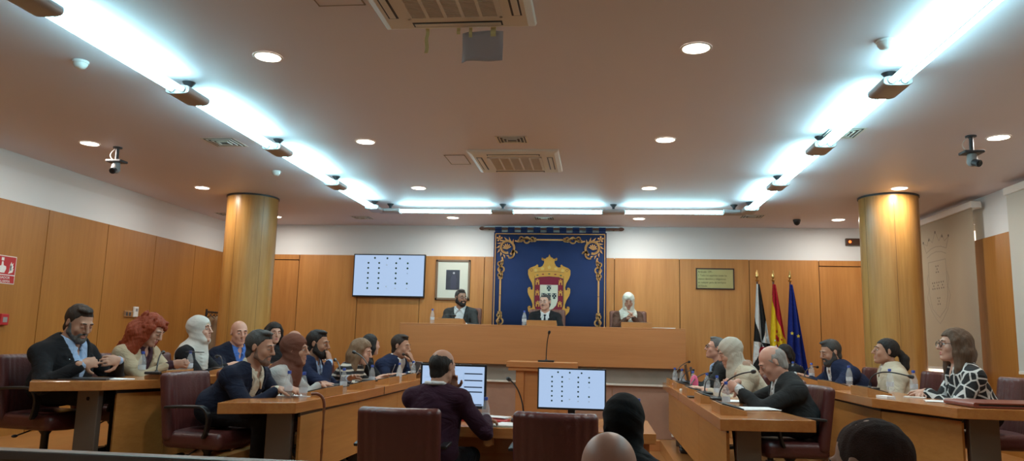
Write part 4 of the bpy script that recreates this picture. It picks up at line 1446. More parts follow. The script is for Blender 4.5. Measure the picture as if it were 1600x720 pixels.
def sheet(name, label, cat, x, y, z, w, d, rot, m, th=0.003, n_=1, bev=0.0):
    b = MB()
    for i in range(n_):
        b.box(-w / 2, -d / 2, i * th, w / 2, d / 2, i * th + th * 0.9, M=Matrix.Rotation(R(7 * math.sin(i * 2.1)), 4, 'Z'))
    return tag(b.build(name, m, None, (x, y, z), R(rot), bevel=bev), label, cat)


M_BLUEPAPER = mat('blue_white_paper', (0.35, 0.42, 0.75), 0.7)
M_NOTE = mat('dark_notebook', (0.03, 0.03, 0.035), 0.5)
sheet('papers', 'white papers under the hands of the grey-haired man', 'paper', -2.50, 6.10, ZI, 0.30, 0.22, 12, M_PAPER, n_=2)
sheet('notebook', 'dark notebook with papers before the bearded man buttoning his jacket', 'notebook', -4.02, 5.62, ZO, 0.34, 0.22, 20, M_NOTE, 0.012)
sheet('papers', 'white sheet sticking out beside the dark notebook', 'paper', -3.84, 5.74, ZO, 0.20, 0.16, -10, M_PAPER, n_=2)
sheet('papers', 'white and blue papers between the two bottles on the outer desk', 'paper', -3.82, 6.66, ZO, 0.26, 0.20, 8, M_BLUEPAPER, n_=2)
sheet('papers', 'white papers before the woman in the striped jumper', 'paper', -2.50, 8.1, ZI, 0.26, 0.2, 4, M_PAPER, n_=2)
sheet('papers', 'white papers before the man with a red tie', 'paper', -2.38, 9.0, ZI, 0.28, 0.22, -6, M_PAPER, n_=3)
sheet('papers', 'open white papers before the bald man with clasped hands', 'paper', 1.24, 6.28, ZI, 0.34, 0.26, 15, M_PAPER, n_=3)
sheet('papers', 'loose white papers between the bald man and the cream headscarf', 'paper', 1.28, 7.05, ZI, 0.30, 0.24, -8, M_PAPER, n_=3)
sheet('notebook', 'dark pad beside the bald man\'s papers', 'notebook', 1.36, 6.62, ZI, 0.22, 0.16, 30, M_NOTE, 0.012)
sheet('papers', 'white papers before the cream headscarf', 'paper', 1.22, 8.3, ZI, 0.24, 0.30, 5, M_PAPER, n_=3)
sheet('name_card', 'folded pale card on the outer desk, beside the microphone', 'card', 2.30, 6.42, ZO, 0.07, 0.16, 10, M_PAPER, 0.022)
sheet('phone', 'pale phone lying on the wooden desk behind the portfolio', 'phone', 2.60, 6.62, ZO, 0.09, 0.16, 60, M_WHITEP, 0.009)
sheet('papers', 'white papers with a clear pocket beneath the portfolio edge', 'paper', 2.62, 6.18, ZO, 0.22, 0.20, -20, M_PAPER, n_=2)
sheet('papers', 'white papers lying on the dais bench beside the veiled official', 'paper', 0.92, 10.72, 1.626, 0.30, 0.16, 3, M_PAPER, 0.006, n_=2)
sheet('papers', 'white paper sheets on the floor desk by the empty chair', 'paper', -0.60, 5.86, 0.762, 0.34, 0.22, -8, M_PAPER, n_=3)
sheet('document_folder', 'olive open folder under the papers by the empty chair', 'folder', -0.66, 5.84, 0.7605, 0.46, 0.27, 0, mat('olive_card', (0.24, 0.20, 0.10), 0.6), 0.0014)
sheet('document_folder', 'red plastic folder on the floor desk beneath loose paper', 'folder', -0.95, 6.10, 0.761, 0.50, 0.15, -6, M_REDF, 0.02, bev=0.004)
sheet('papers', 'crumpled white papers on top of the red folder', 'paper', -0.90, 6.20, 0.782, 0.40, 0.14, -12, M_PAPER, 0.004, n_=3)
t = thing('leather_portfolio', 'large burgundy leather portfolio lying at the near end of the outer desk', 'portfolio', (2.90, 5.83, ZO), R(4))
MB().box(-0.31, -0.20, 0.0, 0.31, 0.20, 0.014).build('back_cover', mat('portfolio_leather', (0.22, 0.05, 0.03), 0.35), t, bevel=0.004)
MB().box(-0.295, -0.19, 0.014, 0.30, 0.19, 0.026).build('pages', M_DKGREY, t)
MB().box(-0.31, -0.20, 0.026, 0.31, 0.20, 0.038).build('front_cover', MATS['portfolio_leather'], t, bevel=0.004)
MB().tube([(-0.31, -0.197, 0.019), (-0.31, 0.197, 0.019)], 0.019, 12).build('spine', MATS['portfolio_leather'], t, smooth=True)


def laptop(label, loc, rotz, w=0.33, d=0.22, ang=105, m=None, lit=False):
    t = thing('laptop', label, 'laptop', loc, rotz)
    MB().box(-w / 2, -d / 2, 0, w / 2, d / 2, 0.014).build('keyboard_base', m or M_DKGREY, t, bevel=0.003)
    Ml = Matrix.Translation((0, d / 2 - 0.005, 0.014)) @ Matrix.Rotation(R(90 - ang), 4, 'X')
    MB().box(-w / 2, -0.006, 0, w / 2, 0.0, d, M=Ml).build('lid', m or M_DKGREY, t, bevel=0.003)
    MB().box(-w / 2 + 0.01, -0.0075, 0.012, w / 2 - 0.01, -0.006, d - 0.01, M=Ml).build('display', M_SCREEN if lit else M_BLACK, t)
    return t


laptop('dark open laptop at the bench end of the inner row, bottles standing in front', (1.22, 9.35, ZI), R(80), 0.36, 0.25, 100)
laptop('dark open laptop before the cream headscarf, pink pouch leaning on it', (1.20, 8.72, ZI), R(80), 0.34, 0.24, 100)
laptop('slim dark tablet computer standing before the striped jumper', (-2.50, 8.70, ZI), R(-75), 0.26, 0.18, 110, M_GREY)
laptop('silver laptop seen from behind, before the man with a red tie', (-2.42, 9.42, ZI), R(-60), 0.30, 0.21, 115, mat('silver_shell', (0.45, 0.40, 0.36), 0.3, metal=0.6))
s = SDF((-0.06, -0.05, -0.01), (0.06, 0.05, 0.20), 0.006)
s.ell((0, 0, 0.09), (0.045, 0.028, 0.09), None, 0)
tag(s.build('pink_pouch', mat('pink_pouch', (0.75, 0.12, 0.25), 0.4), None, (1.04, 8.35, ZI + 0.0), 0.3), 'bright pink pouch standing before the dark laptop', 'pouch')
sheet('phone', 'black phone on the inner desk console ledge before the cream headscarf', 'phone', 0.90, 7.45, ZI, 0.07, 0.15, 0, M_BLACK, 0.012)
tag(MB().lathe([(0.018, 0), (0.020, 0.02), (0.012, 0.03)], seg=16).build('lens_cap', M_CREAMP, None, (0.90, 8.35, ZI)), 'tiny pale cap near the bench end of the inner desk', 'cap')

# monitors on the floor desk
monitor('computer_monitor', 'monitor on the floor desk showing green voting dots, behind the empty chair', 0.56, 0.335, (-0.205, 6.25, 1.025), 0, 0.012, 0.03, True, True, 'monitor')
t = monitor('computer_monitor', 'monitor on the floor desk showing a document list, beside the man in the maroon jumper', 0.56, 0.36, (-1.19, 6.25, 1.02), 0, 0.018, 0.03, False, True, 'monitor')
M_UI = mat('screen_dark_bar', (0.03, 0.05, 0.10), 0.4)
M_UI2 = mat('screen_grey_line', (0.2, 0.3, 0.4), 0.4, emit=(0.25, 0.4, 0.6), estr=0.5)
for (u0, v0, u1, v1) in ((0.68, 0.16, 0.97, 0.19), (0.68, 0.33, 0.97, 0.36), (0.68, 0.50, 0.97, 0.53), (0.68, 0.62, 0.97, 0.65), (0.68, 0.94, 0.97, 0.97)):
    MB().box(-0.262 + 0.524 * u0, -0.0032, 0.16 - 0.32 * v1, -0.262 + 0.524 * u1, -0.002, 0.16 - 0.32 * v0).build('window_bar', M_UI, t)
for (u0, v0, u1, v1) in ((0.05, 0.08, 0.6, 0.09), (0.05, 0.28, 0.66, 0.288), (0.05, 0.42, 0.66, 0.43), (0.05, 0.90, 0.66, 0.908), (0.668, 0.1, 0.672, 0.97)):
    MB().box(-0.262 + 0.524 * u0, -0.003, 0.16 - 0.32 * v1, -0.262 + 0.524 * u1, -0.002, 0.16 - 0.32 * v0).build('text_line', M_UI2, t)
t = thing('desk_telephone', 'black conference phone on the floor desk beside the papers', 'telephone', (-0.56, 6.02, 0.76), 0.3)
MB().box(-0.10, -0.09, 0, 0.10, 0.09, 0.04).build('phone_body', M_BLACK, t, bevel=0.015)
MB().tube([(-0.09, -0.03, 0.055), (-0.03, -0.03, 0.062), (0.05, -0.03, 0.062), (0.09, -0.03, 0.055)], [0.02, 0.013, 0.013, 0.02], 12).build('handset', M_BLACK, t, smooth=True)

# walking cane hooked over the inner desk edge
t = thing('walking_cane', 'bamboo walking cane hooked on the front edge of the inner desk', 'cane', (-2.13, 5.82, 0))
n_ = 26
pts = [(0, 0, 0.05 + 0.80 * i / n_) for i in range(n_ + 1)]
MB().tube(pts, [0.0085 + (0.003 if i % 5 == 0 else 0) for i in range(n_ + 1)], 10).build('shaft', mat('bamboo', (0.20, 0.07, 0.03), 0.35, var=0.3, vscale=12), t, smooth=True)
hp_ = [(0, 0, 0.85), (0, 0, 0.915), (-0.02, -0.01, 0.95), (-0.06, -0.02, 0.963), (-0.10, -0.03, 0.95)]
MB().tube(gooseneck(hp_, 14), 0.012, 10).build('handle', mat('cane_handle', (0.16, 0.045, 0.02), 0.3), t, smooth=True)
MB().lathe([(0.014, 0.0), (0.012, 0.05)], seg=12).build('rubber_tip', M_BLACK, t, smooth=True)

# barrier in front of the audience
t = thing('barrier_rail', 'low dark barrier with a pale metal top rail before the audience', 'barrier')
MB().box(-3.9, 2.86, 0.875, 3.6, 2.93, 0.918).build('top_rail', M_RAIL, t, bevel=0.008)
MB().box(-3.88, 2.885, 0.08, 3.58, 2.905, 0.875).build('infill_panel', M_LEGMETAL, t)
for i in range(8):
    x = -3.85 + i * 7.4 / 7
    MB().box(x - 0.02, 2.875, 0.0, x + 0.02, 2.915, 0.875).build('post', M_RAIL, t)

# ================================================================== CHAIRS


def chair_proto(name, leather, label, high=0.0):
    t = thing(name, label, 'chair', (0, 0, -5), 0, 'padded swivel armchairs')
    tilt = rotm('x', R(8))
    s = SDF((-0.34, -0.42, 0.34), (0.34, 0.10, 1.10 + high), 0.011)
    # back shell: thick rounded slab curving forward at its sides
    for i in range(9):
        u = -0.24 + 0.06 * i
        yb = -0.27 + 0.055 * (u / 0.26) ** 2
        s.box((u, yb, 0.675 + high / 2), (0.045, 0.045, 0.265 + high / 2), 0.035, tilt, 0.02)
    s.build('backrest', leather, t)
    s = SDF((-0.32, -0.34, 0.30), (0.32, 0.36, 0.56), 0.011)
    s.box((0, 0.02, 0.425), (0.265, 0.265, 0.065), 0.045, None, 0.02)
    s.ell((0, 0.24, 0.42), (0.25, 0.07, 0.065), None, 0.03)
    s.build('seat', leather, t)
    for sx_ in (-1, 1):
        pts = [(sx_ * 0.295, -0.20, 0.675), (sx_ * 0.305, -0.05, 0.69), (sx_ * 0.305, 0.12, 0.69), (sx_ * 0.30, 0.20, 0.665), (sx_ * 0.285, 0.20, 0.58), (sx_ * 0.275, 0.14, 0.45)]
        c = gooseneck(pts[:3], 6) + gooseneck(pts[2:], 8)[1:]
        a = MB()
        vs, fs = [], []
        for i, p in enumerate(c):
            tv = (c[min(i + 1, len(c) - 1)] - c[max(i - 1, 0)]).normalized()
            nv = tv.cross(Vector((1, 0, 0))).normalized()
            for du, dn in ((-0.028, -0.011), (0.028, -0.011), (0.028, 0.011), (-0.028, 0.011)):
                vs.append(p + Vector((du, 0, 0)) + nv * dn)
        for i in range(len(c) - 1):
            for k in range(4):
                fs.append((i * 4 + k, i * 4 + (k + 1) % 4, i * 4 + 4 + (k + 1) % 4, i * 4 + 4 + k))
        fs += [(3, 2, 1, 0), tuple(len(c) * 4 - 4 + k for k in range(4))]
        a.add(vs, fs)
        a.build('armrest', M_BLACK, t, bevel=0.006, smooth=True)
    MB().lathe([(0.03, 0.10), (0.03, 0.30), (0.05, 0.33), (0.05, 0.375)], seg=20).box(-0.11, -0.10, 0.35, 0.11, 0.10, 0.378).build('gas_column', M_BLACK, t, smooth=True)
    MB().tube([(0.08, 0.0, 0.36), (0.20, 0.02, 0.34), (0.29, 0.03, 0.325)], 0.006, 8).ball((0.31, 0.03, 0.322), (0.028, 0.014, 0.012)).build('tilt_lever', M_BLACK, t, smooth=True)
    bs = MB()
    for k in range(5):
        Mk = Matrix.Rotation(2 * PI * k / 5 + 0.3, 4, 'Z')
        bs.add([(-0.025, 0, 0.075), (0.025, 0, 0.075), (0.025, 0, 0.125), (-0.025, 0, 0.125), (-0.018, 0.29, 0.06), (0.018, 0.29, 0.06), (0.018, 0.29, 0.085), (-0.018, 0.29, 0.085)],
               [(0, 3, 2, 1), (4, 5, 6, 7), (0, 1, 5, 4), (1, 2, 6, 5), (2, 3, 7, 6), (3, 0, 4, 7)], 0, Mk)
    base = bs.lathe([(0.05, 0.07), (0.05, 0.13)], seg=20).build('star_base', M_BLACK, t, bevel=0.003)
    for k in range(5):
        a = 2 * PI * k / 5 + 0.3
        p = Vector((-math.sin(a) * 0.28, math.cos(a) * 0.28, 0.028))
        MB().tube([p + Vector((-0.018, 0, 0)), p + Vector((0.018, 0, 0))], 0.027, 14).build('caster', M_DKGREY, base, smooth=True)
    return t


CH = {}


def chair(kind, x, y, z, rotz, label):
    if kind not in CH:
        CH[kind] = chair_proto('swivel_armchair', {'b': M_LEATHER, 'd': M_LEATHERB}[kind], label, {'b': 0.0, 'd': 0.14}[kind])
        CH[kind].location = (x, y, z)
        CH[kind].rotation_euler = (0, 0, rotz)
        return CH[kind]
    return dup(CH[kind], (x, y, z), rotz, label, 'padded swivel armchairs')


Z1, Z2, ZD = 0.15, 0.26, 0.83
chair('b', -1.335, 5.33, 0, 0.03, 'burgundy leather chair of the man in the maroon jumper, seen from behind')
chair('b', -0.26, 5.36, 0, -0.05, 'empty burgundy leather chair before the voting monitor, seen from behind')

# ================================================================== PEOPLE
SKIN = {
    'fair': mat('skin_fair', (0.56, 0.32, 0.235), 0.58, spec=0.3, var=0.08, vscale=14),
    'rosy': mat('skin_rosy', (0.57, 0.29, 0.205), 0.45, spec=0.5, var=0.10, vscale=14),
    'tan': mat('skin_tan', (0.43, 0.23, 0.155), 0.58, spec=0.3, var=0.08, vscale=14),
    'olive': mat('skin_olive', (0.34, 0.18, 0.115), 0.58, spec=0.3, var=0.08, vscale=14),
}
M_EYEW = mat('eye_white', (0.55, 0.52, 0.50), 0.25)
M_IRIS = mat('iris_brown', (0.04, 0.02, 0.012), 0.2)
M_LIPS = {k: mat('lips_' + k, c, 0.45) for k, c in {'n': (0.36, 0.14, 0.11), 'r': (0.42, 0.10, 0.10)}.items()}


def cloth(name, col, rough=0.9, bump=0.12, var=0.12, sheen=0.0, crease=0.45):
    """woven cloth with soft, broad creases"""
    if name in MATS:
        return MATS[name]
    m = mat(name, col, rough, spec=0.25, bump=bump, bscale=350, var=var, vscale=5, sheen=sheen)
    return creased(m, crease if 'scarf' not in name else 0.2)


def creased(m, amt=0.45):
    nt = m.node_tree
    L = nt.links
    b = nt.nodes['Principled BSDF']
    tc = nt.nodes.new('ShaderNodeTexCoord')
    mp = nt.nodes.new('ShaderNodeMapping')
    mp.inputs['Scale'].default_value = (5, 7, 10)
    mp.inputs['Rotation'].default_value = (0.5, 0.2, 0.3)
    n = nt.nodes.new('ShaderNodeTexNoise')
    n.inputs['Scale'].default_value = 1.0
    n.inputs['Detail'].default_value = 2.5
    n.inputs['Distortion'].default_value = 1.6
    L.new(tc.outputs['Object'], mp.inputs['Vector'])
    L.new(mp.outputs['Vector'], n.inputs['Vector'])
    bp = nt.nodes.new('ShaderNodeBump')
    bp.inputs['Strength'].default_value = amt
    bp.inputs['Distance'].default_value = 0.045
    L.new(n.outputs['Fac'], bp.inputs['Height'])
    if b.inputs['Normal'].links:
        L.new(b.inputs['Normal'].links[0].from_socket, bp.inputs['Normal'])
    L.new(bp.outputs['Normal'], b.inputs['Normal'])
    return m


def hairmat(name, c):
    """hair with fine strands stretched along z"""
    if name in MATS:
        return MATS[name]
    m, nt, b = nodes(name)
    L = nt.links
    tc = nt.nodes.new('ShaderNodeTexCoord')
    mp = nt.nodes.new('ShaderNodeMapping')
    mp.inputs['Scale'].default_value = (140, 140, 18)
    n = nt.nodes.new('ShaderNodeTexNoise')
    n.inputs['Scale'].default_value = 1.0
    n.inputs['Detail'].default_value = 3
    L.new(tc.outputs['Object'], mp.inputs['Vector'])
    L.new(mp.outputs['Vector'], n.inputs['Vector'])
    mx = nt.nodes.new('ShaderNodeMix')
    mx.data_type = 'RGBA'
    mx.inputs['A'].default_value = (*[v * 0.55 for v in c], 1)
    mx.inputs['B'].default_value = (*[min(1, v * 1.5) for v in c], 1)
    L.new(n.outputs['Fac'], mx.inputs['Factor'])
    L.new(mx.outputs['Result'], b.inputs['Base Color'])
    b.inputs['Roughness'].default_value = 0.62
    b.inputs['Specular IOR Level'].default_value = 0.3
    bp = nt.nodes.new('ShaderNodeBump')
    bp.inputs['Strength'].default_value = 0.5
    bp.inputs['Distance'].default_value = 0.01
    L.new(n.outputs['Fac'], bp.inputs['Height'])
    L.new(bp.outputs['Normal'], b.inputs['Normal'])
    MATS[name] = m
    return m


HAIR = {k: hairmat('hair_' + k, c) for k, c in {
    'black': (0.014, 0.011, 0.010), 'dark': (0.03, 0.02, 0.015), 'brown': (0.09, 0.05, 0.028), 'grey': (0.10, 0.097, 0.094), 'saltpepper': (0.045, 0.042, 0.040),
    'red': (0.23, 0.036, 0.010), 'blondbrown': (0.17, 0.10, 0.055), 'cropped': (0.040, 0.026, 0.022), 'stubble': (0.17, 0.105, 0.08), 'whitegrey': (0.30, 0.28, 0.26)}.items()}

HAIR['cropped'] = mat('hair_cropped_scalp', (0.062, 0.034, 0.027), 0.85, spec=0.15, var=0.75, vscale=9, bump=0.4, bscale=260)


def stripes(name, c1, c2, freq):
    if name in MATS:
        return MATS[name]
    m, nt, b = nodes(name)
    L = nt.links
    tc = nt.nodes.new('ShaderNodeTexCoord')
    w = nt.nodes.new('ShaderNodeTexWave')
    w.wave_type = 'BANDS'
    w.bands_direction = 'Z'
    w.inputs['Scale'].default_value = freq
    w.inputs['Distortion'].default_value = 1.5
    w.inputs['Detail'].default_value = 1
    w.inputs['Detail Scale'].default_value = 0.6
    L.new(tc.outputs['Object'], w.inputs['Vector'])
    cr = nt.nodes.new('ShaderNodeValToRGB')
    cr.color_ramp.elements[0].position = 0.66
    cr.color_ramp.elements[0].color = (*c1, 1)
    cr.color_ramp.elements[1].position = 0.74
    cr.color_ramp.elements[1].color = (*c2, 1)
    L.new(w.outputs['Fac'], cr.inputs['Fac'])
    L.new(cr.outputs['Color'], b.inputs['Base Color'])
    b.inputs['Roughness'].default_value = 0.9
    MATS[name] = m
    return creased(m)


def cells(name, c1, c2, sc, wd):
    """pale network lines over dark cells (printed blouse)"""
    m, nt, b = nodes(name)
    L = nt.links
    tc = nt.nodes.new('ShaderNodeTexCoord')
    v = nt.nodes.new('ShaderNodeTexVoronoi')
    v.feature = 'DISTANCE_TO_EDGE'
    v.inputs['Scale'].default_value = sc
    L.new(tc.outputs['Object'], v.inputs['Vector'])
    cr = nt.nodes.new('ShaderNodeValToRGB')
    cr.color_ramp.elements[0].position = wd
    cr.color_ramp.elements[0].color = (*c2, 1)
    cr.color_ramp.elements[1].position = wd + 0.02
    cr.color_ramp.elements[1].color = (*c1, 1)
    L.new(v.outputs['Distance'], cr.inputs['Fac'])
    L.new(cr.outputs['Color'], b.inputs['Base Color'])
    b.inputs['Roughness'].default_value = 0.8
    MATS[name] = m
    return creased(m, 0.5)


def norm(v):
    v = np.array(v, float)
    return v / (np.linalg.norm(v) + 1e-9)


def ik(s, w, l1, l2, hint):
    s, w = np.array(s), np.array(w)
    d = w - s
    L_ = np.linalg.norm(d)
    if L_ > (l1 + l2) * 0.985:
        d = d / L_ * (l1 + l2) * 0.985
        L_ = (l1 + l2) * 0.985
        w = s + d
    a = (l1 * l1 - l2 * l2 + L_ * L_) / (2 * L_)
    hgt = math.sqrt(max(0, l1 * l1 - a * a))
    u = d / L_
    hn = np.array(hint, float)
    hn = norm(hn - u * (hn @ u))
    return s + u * a + hn * hgt, w


def add_hand(F, W_, d, n, side, curl, sc=1.0, spread=1.0):
    """palm, four unequal bent fingers and a thumb leaving the side of the palm"""
    d = norm(d)
    n = norm(np.array(n) - d * (np.array(n) @ d))
    l = np.cross(d, n) * side
    Rm = np.stack([l, d, n], 1)
    W_ = np.array(W_)
    F.ell(W_ + d * 0.050 * sc, (0.041 * sc, 0.054 * sc, 0.0175 * sc), Rm, 0.012)
    F.cap(W_ - d * 0.03 * sc, W_ + d * 0.02 * sc, 0.026 * sc, 0.024 * sc, 0.015)
    for off, ln, k in ((0.029, 0.070, 1.0), (0.010, 0.079, 0.9), (-0.010, 0.073, 1.0), (-0.028, 0.056, 1.15)):
        p = W_ + d * (0.088 - abs(off) * 0.25) * sc + l * off * sc
        ang = 0.0
        pts = [p]
        base = norm(d + l * off * 2.6 * spread)
        for seg, fr, bend in ((0, 0.45, 0.5), (1, 0.31, 1.05), (2, 0.24, 0.8)):
            ang += curl * bend * k
            v = base * math.cos(ang) + n * math.sin(ang)
            p = p + v * ln * fr * sc
            pts.append(p)
        F.chain(pts, [0.0100 * sc, 0.0095 * sc, 0.0088 * sc, 0.0078 * sc], 0.002)
    p = W_ + d * 0.022 * sc + l * 0.026 * sc
    pts = [p]
    for v, ln in ((d * 0.55 + l * 0.75 + n * 0.25, 0.042), (d * 0.85 + l * 0.35 + n * 0.30 * (1 + curl), 0.034), (d * 0.95 + l * 0.05 + n * 0.4 * (1 + curl), 0.026)):
        p = p + norm(v) * ln * sc
        pts.append(p)
    F.chain(pts, [0.0145 * sc, 0.0115 * sc, 0.0105 * sc, 0.0090 * sc], 0.006)


def person(label, head, face, floor_z, lean=0.16, hyaw=0, hpitch=0, hroll=0, sc=1.08, skin='fair', h=0.0085, w=1.0, belly=1.0, side_lean=0.0,
           hands=None, hand_n=None, curl=0.35, hair=('short', 'dark'), beard=None, glasses=None, wear=(), shave=None, lips='n', seat=0.47, lcol=None, legs=True, elbow=(0.7, -0.25, -0.8), twist=0.0,
           table=0.76, reach=0.50, ears=True, chest=1.0):
    """seated figure. local frame: origin on the floor under the pelvis, +y is where the torso faces, +x the figure's right."""
    floor_z = float(floor_z)
    fr = R(face)
    hz = (head[2] - floor_z) / sc
    H = np.array([side_lean, lean, hz])
    cf, sf = math.cos(fr), math.sin(fr)
    ox = head[0] - (cf * H[0] - sf * H[1]) * sc
    oy = head[1] - (sf * H[0] + cf * H[1]) * sc
    Rh = rotm('z', R(hyaw)) @ rotm('x', R(-hpitch)) @ rotm('y', R(hroll))
    Rn = rotm('z', R(hyaw * 0.3)) @ rotm('x', R(-hpitch * 0.5))
    P = np.array([0.0, 0.0, seat + 0.10])
    Nb = H + Rn @ np.array([0, -0.052, -0.178])
    Ls = np.linalg.norm(Nb - P)
    zt = norm(Nb - P)
    xt = norm(np.cross([0, 1, 0], zt))
    if twist:
        xt = norm(xt * math.cos(R(twist)) + np.cross(zt, xt) * math.sin(R(twist)))
    yt = np.cross(zt, xt)
    Rt = np.stack([xt, yt, zt], 1)
    T = lambda x, y, z: P + Rt @ np.array([x, y, z])
    hp = lambda x, y, z: H + Rh @ np.array([x, y, z])
    shl = {s: T(s * 0.172 * w, -0.005, Ls - 0.055) for s in (-1, 1)}
    if hands is None:
        hands = {1: (0.14, reach, 0.03), -1: (-0.14, reach, 0.03)}
    arm = {}
    for s in (-1, 1):
        wv = np.array(hands[s][:3], float)
        wv[2] += table / sc          # heights are given above the table top
        if len(hands[s]) > 3:     # given relative to the head
            wv = hp(*hands[s][:3])
        el, wr = ik(shl[s], wv, 0.285 * 1.0, 0.255 * 1.0, (elbow[0] * s, elbow[1], elbow[2]))
        arm[s] = (el, wr)
    nrm_ = {1: (0, 0, -1), -1: (0, 0, -1)}
    if hand_n:
        nrm_.update(hand_n)

    def torso(F, t, k=0.03, yo=0.0):
        F.ell(T(0, -0.01, 0.02), (0.165 * w + t, 0.125 * belly + t, 0.13 + t), Rt, k)
        F.ell(T(0, 0.012 * belly - yo, Ls * 0.36), (0.150 * w * (0.6 + 0.4 * belly) + t, 0.118 * belly + t, 0.19 + t), Rt, k)
        F.ell(T(0, 0.004 - yo, Ls * 0.68), (0.168 * w + t, 0.112 * chest + t, 0.185 + t), Rt, k)
        F.cap(shl[-1], shl[1], 0.055 + t, 0.055 + t, k)
        for s in (-1, 1):
            F.cap(T(s * 0.03, -0.012, Ls + 0.005), shl[s], 0.042 + t, 0.058 + t, 0.03)

    def arms(F, t, frac=1.0, k=0.02, puff=0.0):
        for s in (-1, 1):
            el, wr = arm[s]
            F.cap(shl[s], el, 0.056 + t, 0.045 + t + puff, k)
            F.cap(el, el + (wr - el) * frac, 0.044 + t + puff, 0.031 + t * 0.9, k)

    knee = {s: np.array([s * 0.12, 0.42, seat + 0.055]) for s in (-1, 1)}
    ank = {s: np.array([s * 0.12, 0.40, 0.09]) for s in (-1, 1)}

    def leg(F, t, k=0.02):
        for s in (-1, 1):
            F.cap((s * 0.085, 0.02, seat + 0.085), knee[s], 0.085 + t, 0.060 + t, k)
            F.cap(knee[s], ank[s], 0.055 + t, 0.038 + t * 1.3, k)

    allp = np.array([H, P, *shl.values(), *[a for q in arm.values() for a in q]])
    ymin, ymax = allp[:, 1].min() - 0.30, max(allp[:, 1].max() + 0.22, 0.66)
    xm = np.abs(allp[:, 0]).max() + 0.20
    ztop = H[2] + 0.22
    lo, hi = (-xm, ymin, -0.02), (xm, ymax, ztop)
    Wd = Vector((ox, oy, floor_z))

    # ---- body: one continuous surface
    F = SDF(lo, hi, h)
    torso(F, -0.012)
    arms(F, -0.006)
    if legs:
        leg(F, -0.008)
        for s in (-1, 1):
            F.cap(ank[s] + [0, -0.03, -0.045], ank[s] + [0, 0.15, -0.06], 0.034, 0.028, 0.02)
    F.cap(Nb + Rt @ np.array([0, 0, -0.03]), hp(0, -0.022, -0.03), 0.062 if w >= 0.97 else 0.050, 0.056 if w >= 0.97 else 0.046, 0.025)
    F.ell(hp(0, -0.016, 0.030), (0.077, 0.096, 0.088), Rh, 0.0)
    F.ell(hp(0, 0.024, -0.040), (0.060, 0.066, 0.078), Rh, 0.028)
    for s in (-1, 1):
        F.cap(hp(s * 0.050, 0.004, -0.060), hp(s * 0.012, 0.062, -0.098), 0.018, 0.019, 0.022)
        F.ell(hp(s * 0.040, 0.060, -0.026), (0.022, 0.024, 0.026), Rh, 0.014)
    F.cap(hp(-0.036, 0.079, 0.026), hp(0.036, 0.079, 0.026), 0.0125, 0.0125, 0.012)
    for s in (-1, 1):
        F.ell(hp(s * 0.032, 0.098, 0.006), (0.020, 0.018, 0.013), Rh, 0.010, 's')
        F.ell(hp(s * 0.031, 0.078, 0.005), (0.014, 0.012, 0.011), Rh, 0.004)
    F.cap(hp(0, 0.089, 0.018), hp(0, 0.113, -0.026), 0.0085, 0.0125, 0.008)
    for s in (-1, 1):
        F.ell(hp(s * 0.011, 0.100, -0.031), (0.009, 0.010, 0.008), Rh, 0.005)
    F.cap(hp(-0.018, 0.086, -0.058), hp(0.018, 0.086, -0.058), 0.0085, 0.0085, 0.006)
    F.cap(hp(-0.014, 0.086, -0.071), hp(0.014, 0.086, -0.071), 0.0088, 0.0088, 0.006)
    F.cap(hp(-0.022, 0.099, -0.0645), hp(0.022, 0.099, -0.0645), 0.003, 0.003, 0.003, 's')
    F.ell(hp(0, 0.078, -0.098), (0.022, 0.018, 0.017), Rh, 0.014)
    if ears:
        for s in (-1, 1):
            Re = Rh @ rotm('z', R(-s * 22))
            F.ell(hp(s * 0.080, -0.010, -0.002), (0.0085, 0.019, 0.031), Re, 0.006)
            F.ell(hp(s * 0.090, -0.003, 0.002), (0.006, 0.009, 0.016), Re, 0.003, 's')
    for s in (-1, 1):
        el, wr = arm[s]
        dv = norm(wr - el)
        if len(hands[s]) > 3 and hand_n and ('d', s) in hand_n:
            dv = norm(hp(*hand_n[('d', s)]) - wr)
        elif hand_n and ('w', s) in hand_n:
            dv = norm(hand_n[('w', s)])
        add_hand(F, wr, dv, nrm_[s], -s, curl if not isinstance(curl, dict) else curl[s], 0.98 if w >= 0.97 else 0.9)
    body = F.build('person', SKIN[skin])
    body.location = Wd
    body.rotation_euler = (0, 0, fr)
    body.scale = (sc, sc, sc)
    tag(body, label, 'person')

    # ---- face details
    e = MB()
    lid = MB()
    up = 0.02 + 0.030 * max(0, min(hpitch, 26)) * 1.0      # lowered gaze lowers the lid
    for s in (-1, 1):
        c = hp(s * 0.0325, 0.0785, 0.0050)
        e.ball(tuple(c), 0.0112, 14, 0)
        gz = Rh @ np.array([0, 1, -0.12 - 0.012 * max(0, hpitch)])
        e.ball(tuple(c + norm(gz) * 0.0066), 0.0060, 10, 1)
        for e0, e1 in ((R(18 - min(30, max(0, hpitch) * 1.6)), R(95)),):
            vs, fs = [], []
            nu_, nv_ = 14, 6
            for j in range(nv_ + 1):
                ev = e0 + (e1 - e0) * j / nv_
                for i in range(nu_ + 1):
                    az = R(-100) + R(200) * i / nu_
                    r_ = 0.0123
                    vs.append(tuple(c + Rh @ np.array([r_ * math.cos(ev) * math.sin(az) * 1.08, r_ * math.cos(ev) * math.cos(az), r_ * math.sin(ev)])))
            for j in range(nv_):
                for i in range(nu_):
                    fs.append((j * (nu_ + 1) + i, j * (nu_ + 1) + i + 1, (j + 1) * (nu_ + 1) + i + 1, (j + 1) * (nu_ + 1) + i))
            lid.add(vs, fs)
    e.build('eyes', [M_EYEW, M_IRIS], body, smooth=True)
    lid.build('eyelids', SKIN[skin], body, smooth=True)
    hc = HAIR[hair[1]] if hair and hair[1] in HAIR else HAIR['dark']
    eb = MB()
